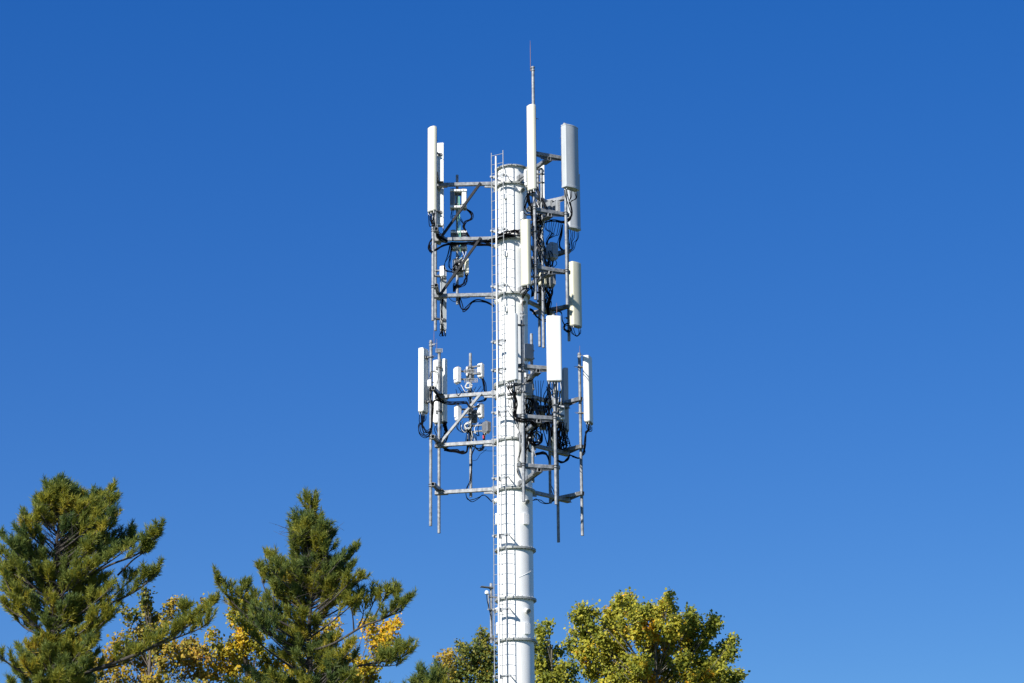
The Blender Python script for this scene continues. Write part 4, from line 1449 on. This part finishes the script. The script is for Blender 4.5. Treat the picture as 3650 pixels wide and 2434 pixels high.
    for k in range(90):                            # dead bare twigs low on the limbs
        q = rr.choice(sp[len(sp) // 3:-16])
        a = rr.uniform(0, 2 * math.pi)
        Lb = rr.uniform(.4, 1.1)
        e = q + Vector((math.cos(a) * Lb, math.sin(a) * Lb, rr.uniform(-.1, .7)))
        mid = q.lerp(e, .5) + Vector((rr.gauss(0, .1), rr.gauss(0, .1), rr.gauss(.05, .1)))
        tw_ = bez(q, mid, e, 5)
        wood.tube(tw_, [.010, .008, .007, .006, .004, .003], 4, False)
        for _ in range(3):
            j = rr.choice((2, 3, 4))
            wood.tube([tw_[j], tw_[j] + Vector((rr.gauss(0, .2), rr.gauss(0, .2), rr.gauss(.05, .15)))], [.005, .003], 4, False)
    # the rest of the crown below the picture, in whorls
    zl = at(trunk_px[0][0], ybot, Y0).z
    for k in range(lower):
        z = zl - (k + .5) / lower * (zl - zl * .35)
        a = k * 2.4 + rr.random()
        Lb = rr.uniform(2.2, 3.4) * scale
        st = trunk_at(z - .6)
        tip = Vector((st.x + math.cos(a) * Lb, st.y + math.sin(a) * Lb, z + .3))
        mid = st.lerp(tip, .5)
        mid.z -= .25
        bough(bez(st, mid, tip, 7), .05, rr.uniform(.2, .6), .5)
    wood.build('trunk', 'bark', g)
    V, t = needles(np.array(tuft_p), unit(np.array(tuft_d)), np.array(tuft_t))
    mesh_faces('crown', V, 5, t, 'needle', g)
    return len(tuft_p)


def c3(*pts):                                      # measured on an enlarged crop of the photograph (2x, from 0,1650)
    return [(x / 2.0, 1650 + y / 2.0) for x, y in pts]


def c4(*pts):                                      # 2.136x, from 700,1700
    return [(700 + x / 2.136, 1700 + y / 2.136) for x, y in pts]


n1 = pine('pine', 'broad pine tree with a ragged dark crown at the far left edge of the picture', 58.0,
          c3((365, 1700), (375, 1300), (378, 1000), (386, 780), (405, 560), (420, 420), (412, 300), (405, 190)), .34,
          c3((320, 100), (395, 80), (455, 100), (540, 100), (560, 140), (215, 200), (245, 300), (280, 180), (350, 190), (430, 180), (500, 200), (300, 280), (380, 290), (460, 300), (530, 290),
             (660, 130), (605, 170), (640, 220), (700, 210), (740, 180), (790, 140), (850, 105), (890, 170), (895, 260), (830, 230), (760, 270), (860, 340), (680, 300), (620, 290), (800, 330),
             (130, 255), (105, 300), (70, 345), (20, 450), (60, 510), (120, 460), (150, 540), (40, 590), (10, 660), (190, 400),
             (270, 560), (240, 640), (330, 640), (310, 720), (470, 560), (520, 540), (540, 620), (600, 420), (620, 480), (700, 470), (720, 430), (760, 500), (800, 520), (850, 530), (700, 580), (650, 600), (760, 600), (430, 690), (500, 720), (600, 720), (660, 690), (740, 780),
             (830, 700), (790, 730), (820, 780), (610, 800), (550, 830), (690, 830), (760, 850), (840, 860), (250, 760), (170, 650), (130, 720), (90, 760), (60, 840), (130, 830), (320, 830), (380, 900), (460, 930), (520, 870), (560, 950),
             (640, 940), (720, 920), (800, 940), (600, 1010), (500, 1050), (540, 1110), (480, 1170), (560, 1200), (620, 1180), (680, 1120), (700, 1190), (740, 1160), (380, 1060), (320, 1000), (420, 1180), (340, 1150), (190, 900), (250, 960), (60, 1000), (140, 980),
             (-40, 420), (-60, 520), (-30, 620), (20, 560), (-80, 640), (-20, 720), (20, 780), (-40, 800), (30, 850), (-60, 860), (60, 430), (100, 520), (880, 400), (905, 450), (820, 440), (900, 490), (935, 430), (945, 480), (1000, 470), (1050, 450), (870, 480), (760, 960), (860, 930), (905, 890), (880, 970), (800, 1010), (700, 1060), (760, 1080), (650, 1080), (840, 820), (860, 760), (600, 880), (660, 800), (730, 700), (560, 700), (480, 820), (440, 880), (660, 1000), (740, 1120), (100, 1280), (70, 1340), (200, 1320), (350, 1230), (460, 1240), (540, 1240), (600, 1330), (680, 1320), (740, 1250), (870, 140), (850, 190), (800, 170), (760, 220), (720, 240), (880, 220), (860, 290), (820, 300), (690, 160), (650, 180), (590, 140), (570, 190), (780, 300), (740, 340), (320, 140), (270, 150), (360, 130), (480, 130), (520, 180), (250, 250), (560, 240), (250, 1160), (160, 1180), (110, 1220), (200, 1260), (290, 1240), (130, 1300), (250, 1330), (340, 1300), (420, 1290), (500, 1290), (580, 1280), (650, 1300), (720, 1280), (180, 1390), (280, 1420), (360, 1400), (450, 1380), (540, 1380), (620, 1390), (700, 1370), (780, 1330),
             (80, 1480), (150, 1500), (240, 1500), (320, 1490), (400, 1480), (480, 1480), (560, 1470), (640, 1470), (130, 1560), (220, 1570), (300, 1570), (380, 1560), (460, 1560), (540, 1550), (620, 1550), (60, 1370), (30, 1440), (700, 1450), (760, 1420), (40, 1540)),
          [(c3((500, 860), (640, 800), (800, 720), (960, 660), (1060, 590), (1120, 500), (1165, 400)), -1.2, .05, .58),
           (c3((840, 800), (950, 690), (1050, 620), (1100, 540)), -1.0, .035, .35),
           (c3((760, 640), (850, 590), (930, 540), (960, 440)), .8, .03, .4),
           (c3((1010, 640), (1080, 560), (1130, 480)), -1.2, .025, .5),
           (c3((410, 1190), (560, 1080), (760, 1010), (920, 940), (1040, 860), (1110, 780), (1150, 715)), -.8, .055, .6),
           (c3((760, 1000), (860, 900), (930, 840), (1020, 740)), .3, .03, .45),
           (c3((900, 940), (1010, 850), (1090, 760)), -.9, .025, .5),
           (c3((380, 1640), (560, 1520), (800, 1430), (1050, 1330), (1260, 1210), (1400, 1120), (1500, 1030), (1560, 950)), -1.5, .085, .72),
           (c3((1000, 1350), (1150, 1290), (1280, 1180), (1330, 1080)), -1.0, .035, .85),
           (c3((1150, 1290), (1300, 1230), (1440, 1170), (1560, 1060)), -1.8, .035, .85),
           (c3((1280, 1190), (1300, 1100), (1300, 990)), -1.2, .02, .3),
           (c3((700, 1470), (850, 1440), (960, 1390), (1040, 1310)), -.4, .04, .8),
           (c3((380, 1150), (240, 1090), (130, 1000), (50, 860), (5, 700)), -.9, .06, .5),
           (c3((380, 1240), (200, 1190), (90, 1080), (25, 960)), .6, .045, .35),
           (c3((370, 1600), (250, 1540), (120, 1470), (0, 1380), (-60, 1300)), -1.0, .06, .5),
           (c3((385, 860), (280, 760), (180, 640), (110, 480)), .8, .04, .45),
           (c3((395, 640), (300, 520), (270, 420), (240, 280)), -.5, .03, .4),
           (c3((400, 600), (500, 480), (560, 340), (600, 190)), .5, .035, .5),
           (c3((430, 560), (590, 420), (720, 280), (850, 120)), -.6, .04, .55)],
          1.0, 2440, 21)

n2 = pine('pine', 'pointed pine tree with spreading up-swept branches, left of the tower', 61.0,
          c4((862, 1640), (858, 1400), (858, 1200), (866, 1000), (878, 850), (850, 640), (848, 480), (862, 320), (868, 215)), .27,
          c4((870, 110), (862, 170), (880, 230), (800, 230), (745, 265), (690, 290), (710, 340), (915, 240), (960, 290), (1010, 262), (1050, 320), (1100, 332), (1085, 400), (705, 440), (730, 400), (720, 505), (780, 330), (850, 330), (820, 280), (950, 380), (1000, 350), (880, 300),
             (860, 400), (920, 440), (790, 420), (1040, 420), (1000, 450), (760, 560), (830, 480), (940, 500), (1090, 520), (1040, 580), (500, 555), (562, 545), (630, 545), (600, 610), (540, 600), (470, 615), (660, 600), (720, 600), (520, 690), (490, 660), (1160, 485), (1245, 465), (1288, 500), (1250, 560), (1200, 520), (1150, 570), (1250, 640), (1180, 630),
             (1120, 660), (1210, 610), (1270, 700), (1325, 770), (1230, 745), (1290, 800), (1200, 790), (850, 560), (800, 570), (920, 590), (980, 560), (1000, 640), (930, 680), (870, 650), (800, 660), (740, 690), (680, 660), (620, 680), (1060, 700), (1120, 720), (990, 730), (900, 740), (830, 740), (760, 760), (700, 740),
             (850, 820), (920, 820), (1000, 810), (1080, 800), (1130, 830), (960, 880), (830, 880), (800, 940), (590, 720), (640, 740), (690, 780), (720, 830), (560, 800), (520, 860), (620, 830), (500, 900), (560, 920), (640, 900), (530, 980), (480, 960), (430, 1000), (620, 990), (450, 1060), (540, 1060), (640, 1060), (700, 1040), (760, 1070), (690, 1110), (760, 1140), (820, 1090), (930, 1010), (980, 1050), (940, 1120),
             (380, 920), (330, 900), (300, 960), (350, 1000), (270, 1000), (150, 700), (130, 760), (190, 800), (170, 850), (260, 790), (240, 860), (370, 770), (400, 830), (390, 880), (700, 1200), (760, 1230), (640, 1160), (580, 1140), (1000, 1130), (1060, 1130), (1120, 1110), (1180, 1160), (1240, 1150), (1100, 1200), (1180, 1230), (1020, 1210), (1260, 1230), (1120, 1280), (1200, 1300), (1030, 1290), (950, 1260), (920, 1180), (1290, 1300),
             (1000, 1370), (1080, 1360), (1160, 1370), (940, 1340), (1240, 1370), (1130, 1430), (1050, 1430), (970, 1430), (900, 1420), (1220, 1440), (1000, 1500), (1090, 1500), (1180, 1500), (920, 1500), (840, 1480), (760, 1430), (700, 1380), (680, 1300), (620, 1260), (560, 1240), (760, 1500), (680, 1480), (600, 1440), (540, 1400), (480, 1370), (400, 1390), (330, 1360), (260, 1400), (200, 1450), (320, 1450), (420, 1460), (500, 1480), (240, 1520), (360, 1530), (460, 1550), (580, 1530), (680, 1560), (780, 1560), (880, 1560), (980, 1560), (1080, 1560), (1180, 1560), (1260, 1520),
             (1290, 1450), (1260, 1560)),
          [(c4((860, 1420), (700, 1310), (560, 1190), (440, 1110), (330, 1010), (230, 900), (150, 790), (140, 690)), -.9, .06, .42),
           (c4((230, 910), (300, 900), (370, 850), (375, 770)), -.9, .02, .45),
           (c4((600, 1220), (585, 1080), (590, 900), (592, 740)), -.4, .03, .45),
           (c4((590, 960), (520, 850), (490, 740), (470, 625)), .3, .025, .5),
           (c4((860, 940), (760, 800), (660, 700), (560, 640), (505, 560)), .6, .035, .5),
           (c4((880, 1040), (990, 940), (1130, 850), (1240, 790), (1325, 775)), -.7, .035, .45),
           (c4((860, 800), (990, 730), (1120, 660), (1200, 580), (1250, 470)), .5, .035, .5),
           (c4((860, 1330), (1060, 1260), (1260, 1140), (1420, 1080), (1560, 980), (1690, 880)), -.9, .055, .5),
           (c4((1200, 1180), (1190, 1060), (1170, 960), (1155, 880)), -.6, .03, .6),
           (c4((1260, 1140), (1320, 1020), (1360, 920), (1362, 830)), .4, .03, .6),
           (c4((1330, 1110), (1400, 980), (1440, 900), (1475, 800)), -.9, .03, .6),
           (c4((1420, 1080), (1500, 980), (1530, 900), (1540, 850)), .1, .03, .7),
           (c4((1400, 1090), (1490, 1050), (1570, 1010), (1620, 900)), -1.0, .03, .7),
           (c4((1230, 1150), (1270, 1050), (1260, 960), (1250, 900)), .5, .025, .6),
           (c4((860, 1530), (1050, 1480), (1280, 1430), (1480, 1390), (1580, 1330), (1640, 1270)), -.8, .055, .5),
           (c4((1480, 1400), (1570, 1370), (1640, 1310)), -.5, .025, .8),
           (c4((1380, 1410), (1480, 1360), (1530, 1300)), .3, .025, .8),
           (c4((860, 1200), (920, 1140), (960, 1060), (985, 1030)), .5, .02, .4),
           (c4((1260, 1430), (1400, 1440), (1520, 1430), (1600, 1380)), -.6, .025, .8)],
          1.0, 2440, 33, thin=.2)

n3 = pine('pine', 'low pine whose top tufts just rise into view at the bottom, left of the tower', 56.0,
          [(1530, 2600), (1530, 2480), (1530, 2420)], .16,
          [(1440, 2425), (1470, 2405), (1500, 2385), (1520, 2420), (1545, 2395), (1570, 2410), (1600, 2420), (1480, 2440), (1550, 2440), (1400, 2440), (1630, 2450), (1585, 2440), (1560, 2380), (1510, 2450), (1360, 2450)],
          [], .7, 2520, 45, 10)


def leafy(name, label, Y0, foot_px, clumps, mat, bark, size, seed, base_r=.2, dens=1.0, tint=(.1, .75), spread_y=1.0, patches=(), lean=0.0, cat='tree', group=None):
    """clumps: photo cx, cy, rx, ry (+ optional tint shift, density); foliage fills ellipsoids along twigs"""
    rr = random.Random(seed)
    foot = at(foot_px, 2434, Y0)
    foot = Vector((foot.x, Y0, 0))
    g = thing(name, label, cat, foot, group)
    wood = MB()
    cz = [at(c[0], c[1], Y0).z for c in clumps]
    zmin, zmax = min(cz), max(cz)
    zfork = max(2.0, zmin - 2.5)
    cx_ = at(sum(c[0] for c in clumps) / len(clumps), 2300, Y0).x
    fork = Vector((foot.x * .6 + cx_ * .4 + lean, Y0, zfork))
    top = Vector((cx_, Y0, zmax - .8))
    trunk = spline([foot, foot.lerp(fork, .5) + Vector((.1, 0, 0)), fork, fork.lerp(top, .5), top], 6)
    Lt = len(trunk) - 1
    wood.tube(trunk, [base_r * (1 - i / Lt) ** .8 + .015 for i in range(Lt + 1)], 9)
    P_, D_, T_ = [], [], []
    for c in clumps:
        cx, cy, rx, ry = c[:4]
        ts = c[4] if len(c) > 4 else 0
        ts = ts * .55 if ts < 0 else ts
        dn = (c[5] if len(c) > 5 else 1.0) * rr.uniform(.65, 1.2)
        ts += rr.gauss(0, .06)
        dy = rr.uniform(-1, 1) * spread_y
        ctr = at(cx, cy, Y0 + dy)
        s = px_per_m(ctr)
        ax, ay, az = rx / s, (rx + ry) / 2 / s * 1.1, ry / s
        # limb from the trunk
        k = min(Lt, max(0, int(Lt * .45)))
        st = min(trunk[k:], key=lambda p: abs(p.z - (ctr.z - 1.2 - .5 * abs(ctr.x - p.x))))
        mid = st.lerp(ctr, .55) + Vector((0, 0, -.15 * (ctr - st).length))
        limb = bez(st, mid, ctr, 7)
        wood.tube(limb, [.007 + .012 * (1 - i / 7) * min(1.6, (ctr - st).length * .5) for i in range(8)], 5, False)
        nt = max(5, int(19 * dn * dens * (ax * az) ** .75 / .16))
        for _ in range(nt):
            # twig to a point in the ellipsoid, more of them near its surface and top
            u = Vector((rr.gauss(0, 1), rr.gauss(0, 1), rr.gauss(.15, 1))).normalized() * rr.random() ** .42
            if rr.random() < .12:
                u *= 1.22
            e = ctr + Vector((u.x * ax, u.y * ay, u.z * az))
            s0 = limb[rr.choice((4, 5, 6, 7))]
            m_ = s0.lerp(e, .5) + Vector((0, 0, .06))
            tw = bez(s0, m_, e, 4)
            if rr.random() < .5:
                wood.tube(tw, [.007, .006, .005, .004, .003], 4, False)
            tt = rr.uniform(*tint) + ts
            nl = rr.randint(15, 26)
            od = (e - ctr)
            od = od.normalized() if od.length > .01 else Vector((0, 0, 1))
            for i in range(nl):
                f_ = 4 * (1 - .55 * rr.random() ** 1.5)
                q_ = min(3, int(f_))
                p = tw[q_].lerp(tw[q_ + 1], f_ - q_) + Vector((rr.gauss(0, .085), rr.gauss(0, .085), rr.gauss(-.02, .085)))
                P_.append(p[:])
                D_.append(od[:])
                yv = 0
                for (qx, qy, qr, amt) in patches:
                    q = at(qx, qy, Y0)
                    if (p.x - q.x) ** 2 + (p.z - q.z) ** 2 < (qr / s) ** 2:
                        yv = amt
                T_.append(tt + rr.gauss(0, .1) + yv * rr.uniform(.3, 1.1))
    wood.build('trunk', bark, g)
    V, t = leaves(np.array(P_), np.array(D_), np.array(T_), size)
    mesh_faces('crown', V, 6, t, mat, g)
    return len(P_)


def c5(*cl):                                       # 1.809x, from 1400,2050
    return [(1400 + c[0] / 1.809, 2050 + c[1] / 1.809, c[2] / 1.809, c[3] / 1.809) + tuple(c[4:]) for c in cl]


below = lambda xs, y, rx, ry: [(x, y, rx, ry) for x in xs]
n4 = leafy('poplar', 'large yellow-green leafy tree with orange patches, right of the tower', 80.0, 2330,
           c5((1215, 235, 62, 70), (1165, 255, 30, 30), (1290, 220, 25, 30), (1180, 370, 50, 55), (1140, 460, 38, 35, -.1), (1120, 440, 22, 18), (1255, 340, 60, 60), (1385, 285, 50, 60), (1375, 235, 25, 30), (1490, 190, 60, 70), (1525, 130, 30, 28), (1460, 150, 25, 30), (1430, 210, 30, 40), (1590, 250, 65, 60), (1560, 210, 35, 35),
              (1700, 240, 60, 60), (1660, 200, 35, 30), (1770, 175, 48, 55), (1790, 130, 25, 25), (1810, 210, 28, 30), (1830, 290, 55, 55), (1935, 275, 48, 60, -.3), (1925, 225, 22, 22, -.3), (1960, 320, 40, 40, -.25), (2070, 310, 42, 60, -.3), (2095, 270, 22, 22, -.2), (2040, 350, 40, 40, -.3), (1900, 390, 70, 60, -.05),
              (2175, 440, 42, 45, -.25), (2190, 410, 20, 18, -.1), (2110, 490, 70, 55, -.3), (2190, 500, 30, 35, -.25), (2215, 645, 38, 50, -.3), (2240, 625, 18, 20), (2140, 620, 60, 50, -.2), (2070, 570, 60, 60, -.1),
              (1320, 400, 75, 70), (1440, 320, 70, 70), (1450, 440, 85, 75), (1570, 370, 85, 75), (1690, 350, 85, 75), (1660, 460, 85, 75), (1790, 420, 85, 75), (1780, 320, 60, 60), (1970, 450, 80, 70, -.1), (1240, 480, 70, 70), (1350, 520, 85, 75), (1480, 560, 85, 75), (1600, 570, 85, 75), (1730, 560, 85, 75), (1860, 530, 85, 75), (1980, 560, 80, 70), (1260, 600, 75, 65), (1390, 640, 85, 60), (1530, 670, 85, 60), (1660, 670, 85, 60), (1800, 650, 85, 60), (1930, 650, 85, 60), (2050, 660, 75, 50), (2150, 690, 60, 40, -.2)) +
           c5(*below(range(1240, 2230, 130), 780, 95, 80)) + c5(*below(range(1300, 2200, 160), 930, 110, 90)),
           'poplar', 'barkpale', .10, 61, .22, 1.75, (.2, .76), 1.1,
           [(1400 + x / 1.809, 2050 + y / 1.809, r / 1.809, .42) for x, y, r in ((1640, 340, 45), (1690, 420, 28), (1760, 500, 40), (1850, 470, 45), (1930, 560, 45), (1510, 250, 25), (1240, 575, 22), (1680, 670, 70), (1610, 600, 30), (2030, 650, 30), (1390, 235, 18), (1960, 360, 16), (1840, 270, 20), (1560, 560, 22))],
           cat='tree', group='leafy trees behind the tower')
n5 = leafy('leafy_tree', 'dark green leafy tree peeking out just right of the white pole', 77.0, 1960,
           c5((975, 330, 38, 42), (1000, 300, 18, 18), (940, 350, 25, 35), (960, 410, 45, 40), (930, 460, 35, 40), (1030, 500, 45, 42, -.35), (1070, 490, 22, 30, -.3), (980, 480, 40, 40, -.3, .7), (935, 560, 45, 55), (1000, 580, 55, 50), (1080, 590, 55, 40), (1150, 590, 40, 35), (960, 650, 60, 55), (1060, 660, 65, 50), (1150, 660, 60, 45)) +
           c5(*below(range(930, 1230, 90), 750, 75, 60)), 'poplar', 'barkpale', .095, 67, .12, 1.4, (.08, .58), .8,
           [(1400 + x / 1.809, 2050 + y / 1.809, r / 1.809, .45) for x, y, r in ((1003, 505, 16), (1010, 322, 10), (1220, 575, 20))], cat='tree', group='leafy trees behind the tower')
n6 = leafy('leafy_tree', 'dark green leafy tree with a rounded top just left of the ladder', 77.0, 1650,
           c5((580, 395, 32, 40), (570, 360, 18, 16), (620, 420, 35, 40), (545, 440, 40, 40), (455, 460, 38, 38), (430, 440, 20, 20), (500, 480, 45, 40), (590, 490, 50, 45), (650, 500, 30, 50), (450, 540, 50, 45), (540, 550, 55, 50), (620, 570, 50, 50), (400, 590, 45, 40), (480, 620, 60, 50), (580, 640, 60, 50), (650, 640, 35, 45), (400, 660, 55, 45)) +
           c5(*below(range(400, 680, 90), 750, 75, 60)), 'dkleaf', 'barkbrown', .09, 71, .12, 1.4, (.1, .72), .8,
           [(1400 + x / 1.809, 2050 + y / 1.809, r / 1.809, .4) for x, y, r in ((630, 520, 14), (560, 590, 18), (470, 560, 15))], cat='tree', group='leafy trees behind the tower')
n7 = leafy('leafy_tree', 'small thin-leaved tree with brownish top left of the dark rounded tree', 74.0, 1590,
           c5((340, 500, 38, 14, .3, .5), (300, 520, 20, 14, .3, .5), (370, 500, 20, 14, .3, .5), (330, 560, 35, 35, .15), (370, 560, 30, 35, .1), (340, 620, 50, 40), (310, 600, 25, 30, .1)) + c5((340, 700, 60, 50), (330, 800, 60, 60)),
           'tan', 'barkbrown', .085, 73, .09, 1.0, (.1, .6), .5, cat='tree', group='leafy trees behind the tower')


def c3c(*cl):
    return [(c[0] / 2.0, 1650 + c[1] / 2.0, c[2] / 2.0, c[3] / 2.0) + tuple(c[4:]) for c in cl]


def c4c(*cl):
    return [(700 + c[0] / 2.136, 1700 + c[1] / 2.136, c[2] / 2.136, c[3] / 2.136) + tuple(c[4:]) for c in cl]


n8 = leafy('autumn_tree', 'tan and yellow thinning autumn tree between the two tall pines', 70.0, 540,
           c3c((1040, 900, 28, 40, -.25, .8), (1025, 960, 40, 45, -.2, .8), (1040, 1020, 45, 40, -.15, .8), (960, 1080, 60, 40, -.1, .7), (880, 1050, 40, 40, -.1, .7), (1080, 1110, 80, 55, 0, .8), (1170, 1120, 40, 40, .05, .7), (1250, 985, 40, 30, .1, .9), (1215, 1040, 55, 45, .1, .9), (1440, 1000, 30, 25, .2, .8), (1000, 1180, 90, 60, .05, .8), (1130, 1200, 90, 60, .05, .8), (880, 1240, 80, 60, .05, .7), (800, 1300, 60, 60, .1, .7), (1000, 1290, 90, 60, .1, .8), (1120, 1320, 90, 60, .1, .8), (1250, 1300, 90, 60, .15, .9), (1370, 1290, 80, 60, .2, .9), (1460, 1330, 70, 60, .2, .9),
               (900, 1370, 90, 60, .1, .7), (1030, 1410, 90, 60, .15, .7), (1160, 1420, 80, 60, .15, .7), (1290, 1390, 80, 50, .2, .9), (1400, 1400, 80, 50, .2, .9), (780, 1420, 70, 60, .15, .7), (680, 1400, 50, 40, .2, .7), (620, 1460, 50, 40, .2, .7), (860, 1500, 90, 60, .2, .7), (1000, 1520, 90, 60, .2, .7), (1130, 1530, 80, 60, .2, .7), (1270, 1500, 70, 40, .2, .6), (1420, 1490, 80, 50, .2, .7), (720, 1530, 70, 50, .2, .7)) +
           c3c(*below(range(700, 1500, 140), 1650, 120, 90)),
           'tan', 'barkbrown', .095, 81, .16, 1.25, (.0, .6), 1.0, cat='tree', group='autumn trees behind the pines')
n9 = leafy('autumn_tree', 'bright golden leafy tree behind the pointed pine, left side of its trunk', 72.0, 900,
           c4c((440, 925, 45, 30, 0), (390, 900, 35, 25, -.05), (350, 960, 65, 50, -.15), (300, 1010, 55, 50, -.2), (280, 1060, 50, 45, -.15), (400, 1030, 70, 60, -.05), (350, 1110, 85, 65, 0), (440, 1130, 60, 60, 0), (330, 1190, 75, 65, .2), (430, 1220, 65, 60, .05), (490, 1190, 40, 45, .1), (370, 1270, 75, 60, .05), (290, 1280, 60, 55, -.05), (470, 1290, 60, 55, -.15), (240, 1330, 70, 60, 0), (160, 1310, 60, 55, .1), (120, 1170, 40, 35, .1), (90, 1380, 70, 60, .15), (200, 1400, 80, 60, .1), (310, 1370, 70, 60, 0), (400, 1440, 80, 60, .1), (520, 1370, 55, 50, 0), (570, 1400, 60, 50, 0), (610, 1460, 60, 55, 0), (520, 1470, 60, 50, .1), (660, 1380, 50, 45, -.1), (700, 1440, 50, 45, 0), (150, 1480, 80, 60, .2), (280, 1480, 80, 60, .1), (60, 1500, 60, 50, .2), (620, 1540, 80, 50, .1), (440, 1540, 90, 60, .1)) +
           c4c(*below(range(80, 800, 150), 1680, 130, 90)),
           'gold', 'barkbrown', .095, 83, .16, 1.0, (.0, .5), 1.0, cat='tree', group='autumn trees behind the pines')
n10 = leafy('autumn_tree', 'orange-gold leafy tree showing through the right side of the pointed pine', 73.0, 1270,
            c4c((1010, 1100, 45, 25, .2), (985, 1140, 40, 25, .2), (1050, 1090, 20, 18, .3), (920, 1180, 45, 28, .25), (880, 1200, 30, 25, .2), (1290, 1100, 35, 28, .25), (1330, 1130, 50, 40, .25), (1400, 1160, 50, 45, .2), (1450, 1120, 35, 25, .25), (1510, 1100, 36, 26, .2), (1540, 1110, 15, 26, .2), (1480, 1160, 35, 30, .2), (1490, 1210, 32, 35, .1), (1420, 1220, 45, 40, .15), (1460, 1260, 35, 40, -.1), (1390, 1280, 40, 35, .2), (1340, 1230, 40, 40, .2), (1440, 1320, 40, 35, -.25), (1370, 1350, 55, 40, -.25), (1300, 1400, 50, 45, .1), (1270, 1440, 50, 35, .25), (1420, 1380, 45, 35, -.3), (1330, 1440, 50, 40, 0), (900, 1260, 50, 40, .1), (1000, 1240, 50, 40, .1), (1120, 1330, 60, 50, .1), (1200, 1380, 60, 50, .1), (780, 1330, 40, 30, .2), (800, 1390, 40, 35, .1), (1230, 1520, 80, 60, 0), (1340, 1510, 60, 50, -.2), (1080, 1450, 80, 60, .1), (950, 1400, 70, 60, .1)) +
            c4c(*below(range(900, 1400, 140), 1660, 120, 90)),
            'gold', 'barkbrown', .095, 89, .14, 1.0, (.0, .5), .9, cat='tree', group='autumn trees behind the pines')
print('tufts', n1, n2, n3, 'leaves', n4, n5, n6, n7, n8, n9, n10)
